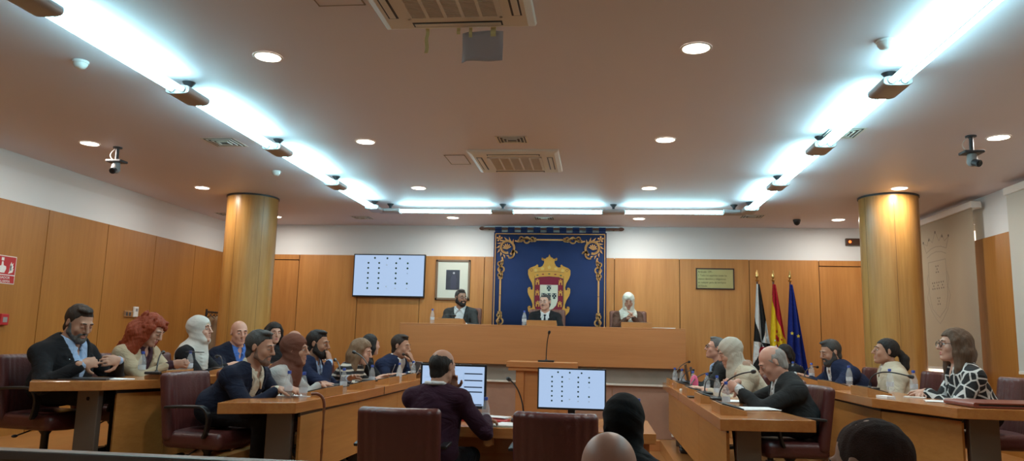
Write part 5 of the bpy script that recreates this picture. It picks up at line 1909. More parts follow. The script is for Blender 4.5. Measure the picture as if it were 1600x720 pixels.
    for s in (-1, 1):
        eb.tube([tuple(hp(s * 0.015, 0.0930, 0.0300)), tuple(hp(s * 0.031, 0.0925, 0.0330)), tuple(hp(s * 0.049, 0.079, 0.0275))], [0.0032, 0.0040, 0.0022], 7)
    eb.build('eyebrows', HAIR['dark'] if hair[0] in ('bald', 'hijab', 'fringe') or hair[1] in ('red', 'blondbrown') else hc, body, smooth=True)
    lp = MB()
    for zz, rr, xx in ((-0.0580, 0.0065, 0.019), (-0.0710, 0.0072, 0.016)):
        lp.tube([tuple(hp(-xx, 0.0865, zz - 0.001)), tuple(hp(-xx * 0.4, 0.0905, zz)), tuple(hp(xx * 0.4, 0.0905, zz)), tuple(hp(xx, 0.0865, zz - 0.001))], [rr * 0.5, rr, rr, rr * 0.5], 8)
    if not (beard and beard[0] == 'full'):
        lp.build('lips', M_LIPS[lips], body, smooth=True)

    # ---- hair
    def headgrid(margin=0.26, down=0.30, hh=0.006):
        return SDF(H - [margin, margin, down], H + [margin, margin, 0.20], hh)

    def headq(G):
        x, y, z = G.coords()
        x, y, z = x - H[0], y - H[1], z - H[2]
        return [x * Rh[0, i] + y * Rh[1, i] + z * Rh[2, i] for i in range(3)]
    kind = hair[0]
    hh = max(0.0055, h * 0.75)
    if kind in ('short', 'crop', 'thin', 'fringe', 'bun', 'pony', 'bob'):
        G = headgrid(0.15, 0.18, hh)
        if kind == 'fringe':
            G.ell(hp(0, -0.024, 0.014), (0.0825, 0.0985, 0.088), Rh, 0)
        elif kind == 'crop':
            G.ell(hp(0, -0.017, 0.029), (0.0800, 0.0990, 0.0910), Rh, 0)
        elif kind == 'thin':
            G.ell(hp(0, -0.018, 0.028), (0.082, 0.101, 0.0925), Rh, 0)
        else:
            G.ell(hp(0, -0.020, 0.033), (0.0835, 0.101, 0.0965), Rh, 0)
            if kind == 'short':
                G.ell(hp(0.012, 0.030, 0.110), (0.050, 0.045, 0.018), Rh, 0.02)
        G.ell(hp(0, -0.050, -0.055), (0.062, 0.048, 0.055), Rh, 0.02)
        u, v, q = headq(G)
        # remove the face, everything below the nape and (for a tonsure) the crown
        cut = np.maximum((v * 0.80 + (0.072 - q) * 0.44) - 0.040, -1)      # front-lower half space
        G.D = np.maximum(G.D, np.where(q < 0.072, np.minimum(cut, 0.05), v - 0.074 + np.maximum(0, 0.085 - q) * 0.5).astype(np.float32))
        G.D = np.maximum(G.D, (-np.where(v < -0.03, 0.100, 0.066) - q).astype(np.float32))
        for s in (-1, 1):
            G.ell(hp(s * 0.088, -0.008, -0.004), (0.02, 0.021, 0.032), Rh, 0.004, 's')
        if kind == 'fringe':
            G.ell(hp(0, 0.012, 0.125), (0.070, 0.112, 0.078), Rh, 0.012, 's')
        G.D += (0.0016 * np.sin(u * 190 + v * 40) * np.sin(v * 150 + q * 60) + 0.0022 * np.sin(u * 70 + 3 * np.sin(v * 40)) * np.sin(v * 55 + q * 30)).astype(np.float32)
        if kind == 'bun' or kind == 'pony':
            G2 = headgrid(0.26, 0.36, hh)
            G2.D[:] = 0.2
            G2.ell(hp(0, -0.018, 0.030), (0.084, 0.104, 0.096), Rh, 0)
            u, v, q = headq(G2)
            G2.D = np.maximum(G2.D, np.where(q < 0.062, np.minimum((v * 0.80 + (0.062 - q) * 0.50) - 0.045, 0.05), v - 0.078).astype(np.float32))
            G2.D = np.maximum(G2.D, (-0.075 - q).astype(np.float32))
            G2.cap(hp(0, -0.10, 0.01), hp(0, -0.135, -0.005), 0.030, 0.028, 0.01)
            G2.chain([hp(0, -0.125, 0.0), hp(0, -0.165, -0.05), hp(0, -0.170, -0.12), hp(0, -0.150, -0.19)], [0.028, 0.042, 0.040, 0.018], 0.012)
            G2.D += (0.002 * np.sin(u * 200) * np.sin(v * 130 + q * 20)).astype(np.float32)
            G = G2
        if kind == 'bob':
            for s in (-1, 1):
                G.chain([hp(s * 0.062, -0.01, 0.03), hp(s * 0.078, -0.015, -0.04), hp(s * 0.072, -0.03, -0.105)], [0.03, 0.027, 0.022], 0.02)
            G.chain([hp(0, -0.08, 0.03), hp(0, -0.095, -0.04), hp(0, -0.08, -0.11)], [0.045, 0.05, 0.045], 0.03)
        G.build('hair', hc, body)
    elif kind in ('long', 'curly', 'loose'):
        G = headgrid(0.27, 0.46, hh + 0.001)
        G.ell(hp(0, -0.020, 0.036), (0.090, 0.110, 0.100), Rh, 0)
        u, v, q = headq(G)
        G.D = np.maximum(G.D, np.where(q < 0.066, np.minimum((v * 0.85 + (0.066 - q) * 0.42) - 0.052, 0.06), v - 0.088).astype(np.float32))
        big = {'long': 1.0, 'curly': 1.75, 'loose': 1.15}[kind]
        ln = {'long': 0.19, 'curly': 0.34, 'loose': 0.27}[kind]
        for s in (-1, 1):
            G.chain([hp(s * 0.050, 0.025, 0.095), hp(s * 0.080, 0.022, 0.03), hp(s * 0.088, 0.012, -0.06), hp(s * (0.080 + 0.02 * big), 0.0, -0.06 - ln * 0.4), hp(s * 0.085, -0.005 + 0.03 * (kind != 'long'), -0.06 - ln * 0.75)],
                    [0.016, 0.022 * big, 0.026 * big, 0.030 * big, 0.014 * big], 0.018)
            G.chain([hp(s * 0.055, -0.05, 0.03), hp(s * 0.075, -0.055, -0.06), hp(s * 0.07, -0.06, -0.06 - ln * 0.8)], [0.05, 0.042 * big, 0.022 * big], 0.03)
        G.chain([hp(0, -0.075, 0.03), hp(0, -0.095, -0.06), hp(0, -0.085, -0.06 - ln * 0.85)], [0.06, 0.05 * big, 0.03 * big], 0.03)
        if kind == 'curly':
            rr = random.Random(3)
            for i in range(260):
                s = rr.choice((-1, 1))
                tq = rr.random()
                zz = 0.11 - tq * 0.44
                ra = 0.085 + 0.035 * math.sin(min(1, tq * 1.6) * PI * 0.6) + rr.uniform(-0.005, 0.012)
                an = rr.uniform(R(70), R(275)) if zz < 0.045 else rr.uniform(0, 2 * PI)
                ex, ey = math.cos(an), math.sin(an)
                xx, yy = (ra * math.sin(an) if True else 0), -0.015 + ra * math.cos(an) * 1.05
                if zz > 0.045:
                    f_ = math.sqrt(max(0, 1 - ((zz - 0.03) / 0.125) ** 2))
                    xx, yy = 0.098 * f_ * math.sin(an), -0.02 + 0.112 * f_ * math.cos(an)
                else:
                    if yy > 0.055:
                        continue
                G.ell(hp(xx, yy, zz), (rr.uniform(0.010, 0.019),) * 2 + (rr.uniform(0.014, 0.030),), Rh, 0.004)
            G.D += (0.0035 * np.sin(u * 110 + 2 * np.sin(q * 70)) * np.sin(v * 120 + 2 * np.sin(q * 60 + 1))).astype(np.float32)
            # keep the face clear
            G.ell(hp(0, 0.115, -0.03), (0.048, 0.055, 0.085), Rh, 0.01, 's')
        else:
            G.D += (0.0022 * np.sin(u * 170 + 4 * np.sin(q * 14)) * np.sin(v * 120)).astype(np.float32)
            G.ell(hp(0, 0.12, -0.03), (0.060, 0.062, 0.095), Rh, 0.01, 's')
        G.build('hair', hc, body)
    elif kind == 'hijab':
        m1 = hair[1]
        G = SDF(H - [0.30, 0.34, 0.46], H + [0.30, 0.30, 0.20], max(0.0065, h * 0.8))
        G.ell(hp(0, -0.024, 0.034), (0.094, 0.115, 0.105), Rh, 0)
        G.ell(hp(0, -0.004, -0.052), (0.086, 0.086, 0.088), Rh, 0.03)
        nb = T(0, 0.0, Ls)
        G.cap(hp(0, -0.020, -0.09), nb + yt * 0.012, 0.080, 0.100, 0.03)
        for s in (-1, 1):
            G.cap(nb + yt * 0.01, T(s * 0.150 * w, -0.008, Ls - 0.040), 0.092, 0.066, 0.04)
        G.ell(T(0, 0.050, Ls - 0.085), (0.135, 0.100, 0.125), Rt, 0.04)
        G.ell(T(0, -0.050, Ls - 0.075), (0.145, 0.090, 0.140), Rt, 0.04)
        # wound folds: strands sweeping from one cheek under the chin and over the other shoulder
        for i in range(1, 6):
            q_ = i / 5
            G.chain([hp(-0.088 + 0.01 * q_, 0.030 - 0.10 * q_, -0.005 - 0.02 * q_), hp(-0.070, 0.040 - 0.06 * q_, -0.100 - 0.018 * i), T(-0.02, 0.104 + 0.013 * i, Ls + 0.020 - 0.034 * i), T(0.075, 0.095 + 0.014 * i, Ls + 0.018 - 0.030 * i), T(0.140, -0.005 + 0.01 * i, Ls + 0.020 - 0.018 * i)],
                    [0.008, 0.011, 0.013, 0.012, 0.009], 0.008)
        if len(hair) > 2 and hair[2] == 'tail':       # scarf end hanging down the chest
            G.chain([T(0.02, 0.12, Ls - 0.08), T(0.03, 0.160, Ls - 0.2), T(0.04, 0.170, Ls - 0.36)], [0.05, 0.055, 0.045], 0.03)
        u, v, q = headq(G)
        ph2 = np.abs(np.sin(30 * (0.8 * v + 0.6 * q) + 5 * np.sin(9 * q + 4 * u)))
        G.D += (0.0030 * (ph2 - 0.6)).astype(np.float32)
        G.cap(hp(-0.034, 0.050, -0.104), hp(0.034, 0.050, -0.104), 0.032, 0.032, 0.02)
        G.ell(hp(0, 0.112, 0.002), (0.053, 0.068, 0.066), Rh, 0.006, 's')
        G.ell(hp(0, 0.112, -0.050), (0.045, 0.066, 0.050), Rh, 0.008, 's')
        G.build('headscarf', m1, body)
        if len(hair) > 3:      # under-scarf band around the face
            U = SDF(H - [0.14, 0.16, 0.14], H + [0.14, 0.16, 0.16], hh)
            U.ell(hp(0, -0.018, 0.030), (0.084, 0.106, 0.097), Rh, 0)
            U.ell(hp(0, 0.110, -0.016), (0.048, 0.062, 0.074), Rh, 0.004, 's')
            U.build('under_scarf', hair[3], body)

    if beard:
        G = SDF(H - [0.11, 0.05, 0.17], H + [0.11, 0.15, 0.05], hh)
        t_ = {'full': 0.013, 'short': 0.007, 'shadow': 0.0025, 'goatee': 0.008, 'moustache': 0.006}[beard[0]]
        if beard[0] in ('full', 'short', 'shadow'):
            for s in (-1, 1):
                G.cap(hp(s * 0.068, 0.006, -0.004), hp(s * 0.054, 0.010, -0.062), 0.006 + t_ * 0.6, 0.014 + t_ * 0.8, 0.012)
                G.cap(hp(s * 0.050, 0.010, -0.062), hp(s * 0.014, 0.064, -0.100), 0.018 + t_, 0.022 + t_, 0.015)
                G.cap(hp(s * 0.024, 0.080, -0.052), hp(s * 0.030, 0.070, -0.090), 0.007 + t_ * 0.5, 0.012 + t_ * 0.5, 0.01)
            G.ell(hp(0, 0.078, -0.100), (0.030, 0.022, 0.026), Rh, 0.012)
        elif beard[0] == 'goatee':
            G.ell(hp(0, 0.082, -0.100), (0.026, 0.018, 0.024), Rh, 0.01)
            for s in (-1, 1):
                G.cap(hp(s * 0.022, 0.084, -0.055), hp(s * 0.022, 0.080, -0.090), 0.008, 0.009, 0.008)
        G.cap(hp(-0.024, 0.086, -0.053), hp(0, 0.0925, -0.0475), 0.006, 0.007, 0.006)
        G.cap(hp(0.024, 0.086, -0.053), hp(0, 0.0925, -0.0475), 0.006, 0.007, 0.006)
        G.ell(hp(0, 0.100, -0.0645), (0.019, 0.012, 0.0085), Rh, 0.003, 's')
        u, v, q = headq(G)
        G.D += (0.0012 * np.sin(u * 260) * np.sin(q * 240 + v * 90)).astype(np.float32)
        G.build('beard' if beard[0] != 'moustache' else 'moustache', HAIR[beard[1]], body)
    if glasses:
        g = MB()
        for s in (-1, 1):
            pts = [tuple(hp(s * 0.033 + 0.0245 * math.cos(a * PI / 8), 0.103, 0.004 + 0.0185 * math.sin(a * PI / 8))) for a in range(17)]
            g.tube(pts, 0.0026 if glasses == 'thick' else 0.0015, 6)
            g.tube([tuple(hp(s * 0.057, 0.103, 0.009)), tuple(hp(s * 0.078, 0.085, 0.010)), tuple(hp(s * 0.083, -0.005, 0.010))], 0.0022 if glasses == 'thick' else 0.0014, 6)
        g.tube([tuple(hp(-0.009, 0.104, 0.008)), tuple(hp(0.009, 0.104, 0.008))], 0.002, 6)
        g.build('glasses', M_BLACK if glasses == 'thick' else M_GREY, body, smooth=True)

    # ---- clothes
    hc_ = h if h > 0.009 else 0.0088
    for gm in wear:
        kd = gm[0]
        m = gm[1]
        op = gm[2] if len(gm) > 2 else {}
        if kd in ('jacket', 'jumper', 'blouse', 'shirt'):
            t = {'jacket': 0.020, 'jumper': 0.015, 'blouse': 0.016, 'shirt': 0.007}[kd] + op.get('t', 0)
            G = SDF((lo[0], lo[1], seat - 0.04), (hi[0], hi[1], Nb[2] + 0.14), hc_)
            torso(G, t)
            if kd == 'jacket':      # padded, squarer shoulders
                for s in (-1, 1):
                    G.cap(T(s * 0.10 * w, -0.012, Ls - 0.028), T(s * 0.178 * w, -0.008, Ls - 0.038), 0.052, 0.052, 0.02)
            arms(G, t * 0.55, {'jacket': 0.90, 'jumper': 0.94, 'blouse': 0.92, 'shirt': 0.97}[kd] * op.get('sleeve', 1.0), puff=op.get('puff', 0.0))
            x, y, z = G.coords()
            # creases: diagonal pulls around elbows and waist
            amp = op.get('fold', 0.0035 if kd != 'shirt' else 0.002)
            for s in (-1, 1):
                el = arm[s][0]
                dd = np.exp(-(((x - el[0]) ** 2 + (y - el[1]) ** 2 + (z - el[2]) ** 2) / 0.012))
                G.D += (amp * 1.4 * dd * np.sin(75 * (z + 0.5 * y) + 8 * s * x)).astype(np.float32)
            G.D += (amp * np.sin(28 * z + 14 * y + 3 * np.sin(11 * x)) * np.sin(17 * x + 9 * z + 2)).astype(np.float32)
            if kd in ('jacket',) or op.get('v'):
                # V opening down the front
                vw, vb = op.get('v', (0.060, 0.42))
                lx = (x - P[0]) * Rt[0, 0] + (y - P[1]) * Rt[1, 0] + (z - P[2]) * Rt[2, 0]
                ly = (x - P[0]) * Rt[0, 1] + (y - P[1]) * Rt[1, 1] + (z - P[2]) * Rt[2, 1]
                lz = (x - P[0]) * Rt[0, 2] + (y - P[1]) * Rt[1, 2] + (z - P[2]) * Rt[2, 2]
                tt = np.clip((lz / Ls - vb) / (1.0 - vb), 0, 1.15)
                wd_ = np.abs(lx) - vw * tt ** 0.8
                wedge = np.maximum(np.maximum(wd_, -(ly - 0.01)), (vb - lz / Ls) * 0.3)
                G.D = np.maximum(G.D, -wedge.astype(np.float32))
            if kd == 'shirt' and not any(g_[0] == 'tie' for g_ in wear):     # open top button
                G.cap(T(0, 0.085, Ls + 0.02), T(0, 0.135, Ls - 0.075), 0.030, 0.006, 0.002, 's')
            # neck hole
            G.cap(Nb + Rt @ np.array([0, 0.0, 0.0]), hp(0, -0.02, -0.05), 0.074 if w >= 0.97 else 0.058, 0.078, 0.004, 's')
            if kd == 'jacket':
                for s in (-1, 1):     # collar and lapels
                    G.chain([T(0, -0.078, Ls + 0.030), T(s * 0.055, -0.040, Ls + 0.030), T(s * 0.078, 0.025, Ls + 0.000), T(s * (vw + 0.028), 0.110 * chest + 0.004, Ls * 0.80), T(s * (vw * 0.45 + 0.022), 0.128 * chest + 0.012 * (belly - 1), Ls * (vb + 0.14)), T(s * 0.012, 0.128 * max(chest, belly) + 0.006, Ls * vb)],
                            [0.014, 0.015, 0.016, 0.018, 0.015, 0.008], 0.006)
            if op.get('crew'):
                G.chain([T(0.062 * math.sin(a), 0.062 * math.cos(a) - 0.008, Ls + 0.018 - 0.030 * math.cos(a)) for a in [k * PI / 8 for k in range(17)]], [0.010] * 17, 0.004)
            G.build(kd, m, body)
            if kd == 'jacket' and op.get('pin'):
                pn_ = T(0.095, 0.135, Ls * 0.74)
                MB().ball(tuple(pn_), 0.007, 10).build('lapel_pin', M_CHROME, body, smooth=True)
        if op.get('collar') or kd == 'collar':
            cm = op.get('collar_mat', m)
            G = SDF(Nb - [0.14, 0.14, 0.14], Nb + [0.14, 0.16, 0.14], 0.0055)
            for s in (-1, 1):
                G.chain([T(0, -0.088, Ls + 0.050), T(s * 0.064, -0.056, Ls + 0.052), T(s * 0.080, 0.010, Ls + 0.038), T(s * 0.052, 0.078, Ls + 0.014), T(s * 0.018, 0.104, Ls - 0.006)], [0.015, 0.015, 0.015, 0.014, 0.010], 0.003)
                G.chain([T(s * 0.040, 0.092, Ls + 0.008), T(s * 0.060, 0.124, Ls - 0.062)], [0.013, 0.007], 0.003)
                G.chain([T(s * 0.022, 0.102, Ls - 0.002), T(s * 0.058, 0.126, Ls - 0.060)], [0.010, 0.007], 0.003)
            G.build('shirt_collar', cm, body)
        if kd == 'tie':
            G = SDF(T(0, 0.1, Ls * 0.55) - [0.16, 0.16, 0.28], T(0, 0.1, Ls * 0.55) + [0.16, 0.16, 0.28], 0.006)
            G.ell(T(0, 0.098, Ls - 0.030), (0.020, 0.015, 0.020), Rt, 0)
            G.chain([T(0, 0.102, Ls - 0.05), T(0, 0.132 * chest, Ls * 0.75), T(0, 0.140 * chest + 0.08 * (belly - 1), Ls * 0.45)], [0.012, 0.017, 0.021], 0.004)
            G.build('tie', m, body)
        if kd == 'trousers':
            G = SDF((-0.32, -0.25, 0.04), (0.32, 0.58, seat + 0.30), 0.013)
            leg(G, 0.004)
            G.ell(P + [0, 0.0, 0.0], (0.178 * w, 0.145 * belly, 0.13), None, 0.04)
            G.build('trousers', m, body)
        if kd == 'shoes':
            for s in (-1, 1):
                G = SDF(ank[s] + [-0.07, -0.09, -0.095], ank[s] + [0.07, 0.22, 0.06], 0.009)
                G.cap(ank[s] + [0, -0.03, -0.045], ank[s] + [0, 0.14, -0.055], 0.042, 0.036, 0.02)
                G.cap(ank[s] + [0, -0.01, 0.01], ank[s] + [0, -0.01, -0.04], 0.044, 0.042, 0.02)
                G.build('shoe', m, body)
        if kd == 'shawl':
            G = SDF(H - [0.32, 0.32, 0.46], H + [0.32, 0.32, 0.0], 0.008)
            for s in (-1, 1):
                G.chain([T(0, -0.10, Ls + 0.02), T(s * 0.08, -0.06, Ls + 0.03), T(s * 0.10, 0.05, Ls + 0.0), T(s * 0.075, 0.14, Ls - 0.12), T(s * 0.07, 0.15, Ls - 0.30)], [0.035, 0.035, 0.034, 0.030, 0.022], 0.02)
            x, y, z = G.coords()
            G.D += (0.003 * np.sin(90 * x + 40 * z + 50 * y)).astype(np.float32)
            G.build('shawl', m, body)
    return body


C_BLK = cloth('black_suit_cloth', (0.010, 0.010, 0.012))
C_NAVY = cloth('navy_suit_cloth', (0.008, 0.011, 0.026))
C_NAVY2 = cloth('blue_navy_cloth', (0.010, 0.016, 0.045))
C_CHAR = cloth('charcoal_cloth', (0.022, 0.023, 0.024))
C_TWEED = cloth('dark_tweed', (0.035, 0.037, 0.037), var=0.5)
C_BEIGE = cloth('beige_blazer_cloth', (0.42, 0.33, 0.22))
C_CREAM = cloth('cream_knit', (0.52, 0.45, 0.34))
C_LGREY = cloth('light_grey_cloth', (0.34, 0.34, 0.33))
C_WHITE = cloth('white_shirt_cloth', (0.62, 0.62, 0.62), 0.8, 0.05, 0.04)
C_LBLUE = cloth('pale_blue_shirt', (0.30, 0.40, 0.58), 0.8, 0.05, 0.04)
C_BLUE = cloth('blue_shirt', (0.06, 0.14, 0.42), 0.8, 0.05, 0.04)
C_MAROON = cloth('maroon_knit', (0.030, 0.008, 0.020), 0.9)
C_WSCARF = cloth('white_scarf', (0.52, 0.50, 0.46), 0.85, 0.08, 0.06)
C_BSCARF = cloth('brown_scarf', (0.13, 0.048, 0.030), 0.85, 0.08, 0.06)
C_CSCARF = cloth('cream_scarf', (0.44, 0.40, 0.33), 0.8, 0.08, 0.08)
C_KSCARF = cloth('black_scarf', (0.006, 0.006, 0.007), 0.9, 0.08, 0.06)
C_TIE = cloth('dark_tie', (0.02, 0.022, 0.03))
C_RTIE = cloth('red_tie', (0.30, 0.012, 0.02))
C_TROU = cloth('dark_trousers', (0.010, 0.010, 0.013))
C_STRIPE = stripes('striped_knit', (0.012, 0.012, 0.015), (0.50, 0.45, 0.38), 6.0)
C_NET = cells('black_white_print', (0.010, 0.010, 0.012), (0.60, 0.58, 0.56), 13.0, 0.06)
C_DRESS = cloth('ivory_embroidered', (0.60, 0.58, 0.50), 0.8)
M_SHOE = mat('black_shoe_leather', (0.012, 0.010, 0.010), 0.3)
LOW = (('trousers', C_TROU), ('shoes', M_SHOE))
SHIRT = ('shirt', C_WHITE, {'collar': True})



# ---- outer row under the panelled wall (facing the centre, +X)
person('stocky man with grey beard, black jacket and pale blue shirt looking down at his hands', (-4.28, 5.82, 1.465), -97, Z2, lean=0.12, hyaw=-10, hpitch=24, sc=1.18, skin='tan', w=1.12, belly=1.25,
       hair=('short', 'dark'), beard=('short', 'grey'), hands={1: (0.16, 0.33, 0.10), -1: (-0.13, 0.36, 0.12)}, hand_n={1: (0, -1, -0.3), -1: (0, -1, -0.3), ('w', 1): (-1, 0.15, 0.15), ('w', -1): (1, 0.1, 0.05)}, curl=0.55,
       wear=(('shirt', C_LBLUE, {'collar': True}), ('jacket', C_BLK, {'v': (0.085, 0.22), 'pin': 1})) + LOW)
chair('b', -4.46, 5.80, Z2, R(-98), 'burgundy leather chair of the stocky man buttoning his jacket')
person('woman with long curly red hair and a beige blazer looking down at her phone', (-4.06, 6.50, 1.425), -98, Z2, lean=0.24, hpitch=30, hyaw=10, sc=1.10, skin='fair', w=0.90, lips='r',
       hair=('curly', 'red'), hands={1: (0.03, 0.50, 0.095), -1: (-0.05, 0.50, 0.085)}, hand_n={1: (-1, 0.1, 0.3), -1: (1, 0.1, 0.3), ('w', 1): (-0.15, 1, 0.1), ('w', -1): (0.15, 1, 0.1)}, curl=0.8,
       wear=(('shirt', cloth('dark_print_top', (0.05, 0.02, 0.03), var=0.6)), ('jacket', C_BEIGE, {'v': (0.07, 0.25)})) + LOW)
chair('b', -4.36, 6.52, Z2, R(-92), 'burgundy leather chair of the red-haired woman')
person('woman in a white headscarf and black jacket looking up and away, in profile', (-4.05, 7.34, 1.44), -84, Z2, lean=0.14, hpitch=-4, hyaw=-8, sc=1.10, skin='fair', w=0.92,
       hair=('hijab', C_WSCARF, 'tail', C_CREAM), wear=(('jumper', C_BLK),) + LOW, hand_n={1: (-0.3, 0, -1), -1: (0.3, 0, -1)}, hands={1: (0.07, 0.44, 0.055), -1: (-0.07, 0.46, 0.055)}, curl=0.5)
chair('b', -4.30, 7.36, Z2, R(-90), 'burgundy leather chair of the woman in the white headscarf')
person('bald heavy man in a navy blazer and blue shirt, turned towards the audience', (-4.02, 8.13, 1.42), -118, Z2, lean=0.14, hpitch=6, hyaw=-16, sc=1.12, skin='rosy', w=1.12, belly=1.3, hair=('bald', 'dark'),
       wear=(('shirt', C_BLUE, {'collar': True}), ('jacket', C_NAVY, {'v': (0.075, 0.35)})) + LOW)
chair('b', -4.30, 8.25, Z2, R(-95), 'burgundy leather chair of the bald man in a navy blazer')
person('woman with dark curly shoulder-length hair looking between the heads of the front row', (-4.04, 9.10, 1.43), -125, Z2, lean=0.10, hpitch=4, hyaw=-10, sc=1.05, skin='fair', w=0.9, lips='r', h=0.0105,
       hair=('long', 'black'), wear=(('jumper', C_BLK, {}),) + LOW)
chair('b', -4.26, 9.16, Z2, R(-95), 'burgundy leather chair of the dark curly-haired woman')
person('bald fair-skinned man almost hidden behind the brown headscarf', (-4.27, 10.33, 1.347), -95, Z2, lean=0.10, hpitch=10, sc=1.05, skin='fair', h=0.0105, hair=('fringe', 'grey'),
       wear=(SHIRT, ('jacket', C_CHAR)) + LOW)
chair('b', -4.29, 10.44, Z2, R(-90), 'burgundy leather chair of the almost hidden bald man')

# ---- inner row, wall side (facing +X)
person('grey-haired man in a dark jacket and white shirt leaning on the desk, in profile', (-2.76, 5.97, 1.30), -97, Z1, lean=0.30, hpitch=10, hyaw=6, sc=1.12, skin='tan', w=1.08, belly=1.15,
       hair=('short', 'saltpepper'), beard=('shadow', 'stubble'), hands={1: (0.06, 0.50, 0.055), -1: (-0.04, 0.54, 0.055)}, hand_n={('w', 1): (-0.35, 1, 0), ('w', -1): (0.5, 1, 0)}, curl=0.4,
       wear=(('shirt', cloth('ivory_shirt', (0.55, 0.50, 0.40), 0.8, 0.05, 0.04), {'collar': True}), ('jacket', C_NAVY, {'v': (0.075, 0.25)})) + LOW)
chair('b', -3.12, 5.92, Z1, R(-96), 'burgundy leather chair of the grey-haired man, its worn back catching the light')
person('woman in a brown headscarf and light grey blazer resting her hands on the desk', (-2.74, 6.66, 1.275), -86, Z1, lean=0.26, hpitch=2, hyaw=-4, sc=1.10, skin='tan', w=0.94,
       hair=('hijab', C_BSCARF), hands={1: (0.06, 0.50, 0.055), -1: (-0.06, 0.50, 0.055)}, hand_n={('w', 1): (-0.25, 1, 0), ('w', -1): (0.25, 1, 0)}, curl=0.45,
       wear=(('shirt', C_BSCARF), ('jacket', C_LGREY, {'v': (0.06, 0.4)})) + LOW)
chair('b', -3.06, 6.68, Z1, R(-90), 'burgundy leather chair of the woman in the brown headscarf')
person('dark-haired bearded man in a navy suit with one hand raised to his chin', (-2.88, 7.58, 1.325), -92, Z1, lean=0.20, hpitch=6, hyaw=0, sc=1.12, skin='olive',
       hair=('short', 'black'), beard=('full', 'black'), hands={1: (0.035, 0.150, -0.145, 'h'), -1: (-0.10, 0.48, 0.055)}, hand_n={1: (-0.3, -1, 0.1), ('d', 1): (-0.01, 0.105, -0.05)}, curl={1: 0.75, -1: 0.4},
       wear=(('shirt', C_LBLUE, {'collar': True}), ('jacket', C_NAVY2)) + LOW)
chair('b', -3.10, 7.58, Z1, R(-90), 'burgundy leather chair of the bearded man with his hand to his chin')
person('woman with long light-brown hair in a black and cream striped jumper', (-2.63, 8.28, 1.245), -92, Z1, lean=0.30, hpitch=14, hyaw=-2, sc=1.10, skin='fair', w=0.94,
       hair=('loose', 'blondbrown'), wear=(('jumper', C_STRIPE, {'crew': 1}),) + LOW)
chair('b', -3.08, 8.30, Z1, R(-90), 'burgundy leather chair of the woman in the striped jumper')
person('dark-haired woman in black, turned away behind the striped jumper', (-2.76, 9.04, 1.315), -60, Z1, lean=0.20, hpitch=0, hyaw=20, sc=1.05, skin='fair', w=0.92, h=0.010,
       hair=('bob', 'black'), wear=(('jumper', C_BLK, {'crew': 1}),) + LOW)
chair('b', -3.06, 9.02, Z1, R(-85), 'burgundy leather chair of the dark-haired woman in black')
person('short-haired man in a navy suit and red tie with one hand at his mouth', (-2.60, 9.86, 1.30), -108, Z1, lean=0.26, hpitch=8, hyaw=8, sc=1.22, skin='tan', w=1.05, h=0.010,
       hair=('short', 'dark'), hands={-1: (-0.02, 0.150, -0.145, 'h'), 1: (0.12, 0.46, 0.030)}, hand_n={-1: (0.2, -1, 0.1), ('d', -1): (0.0, 0.115, -0.05)}, curl={-1: 0.9, 1: 0.4},
       wear=(SHIRT, ('tie', C_RTIE), ('jacket', C_NAVY2, {'v': (0.06, 0.35)})) + LOW)
chair('b', -2.98, 9.80, Z1, R(-95), 'burgundy leather chair of the man in navy with a red tie')

# ---- dais (facing the audience)
D1 = {1: (0.14, 0.40, 0.03), -1: (-0.14, 0.40, 0.03)}
person('bearded man in glasses and tweed jacket seated on the dais under the portrait', (-2.08, 11.33, 2.04), 180, ZD, lean=0.06, hyaw=38, hpitch=4, sc=1.02, skin='tan', w=1.06, h=0.0095, hair=('short', 'saltpepper'),
       beard=('full', 'black'), glasses='thick', hands=D1, wear=(('shirt', C_WHITE, {'collar': True}), ('jacket', C_TWEED, {'v': (0.085, 0.10)})) + LOW)
chair('d', -2.10, 11.50, ZD, R(180), 'brown leather high-backed chair of the bearded dais official')
person('older man in glasses, dark suit and dark tie seated at the middle of the dais', (-0.79, 11.33, 2.00), 180, ZD, lean=0.06, hyaw=-18, hpitch=5, sc=1.00, skin='fair', h=0.0095, hair=('thin', 'saltpepper'), beard=('moustache', 'grey'),
       glasses='thin', hands=D1, wear=(SHIRT, ('tie', C_TIE), ('jacket', C_BLK, {'v': (0.065, 0.30), 'pin': 1})) + LOW)
chair('d', -0.78, 11.50, ZD, R(180), 'brown leather high-backed chair of the man at the middle of the dais')
person('woman in an ivory headscarf and brown jacket on the dais, hands joined at her chest', (0.46, 11.33, 2.03), 184, ZD, lean=0.07, hyaw=-4, hpitch=16, sc=0.98, skin='tan', w=0.88, h=0.0095, hair=('hijab', C_DRESS, 'tail', C_LGREY),
       hands={1: (0.05, 0.27, 0.175), -1: (-0.05, 0.27, 0.195)}, hand_n={1: (-1, 0, 0), -1: (1, 0, 0), ('w', 1): (-0.5, 0.3, 0.8), ('w', -1): (0.5, 0.3, 0.8)}, curl=0.4, wear=(('jumper', cloth('brown_jacket_cloth', (0.085, 0.042, 0.028)), {'t': 0.004}),) + LOW)
chair('d', 0.48, 11.50, ZD, R(182), 'brown leather high-backed chair of the veiled dais official')

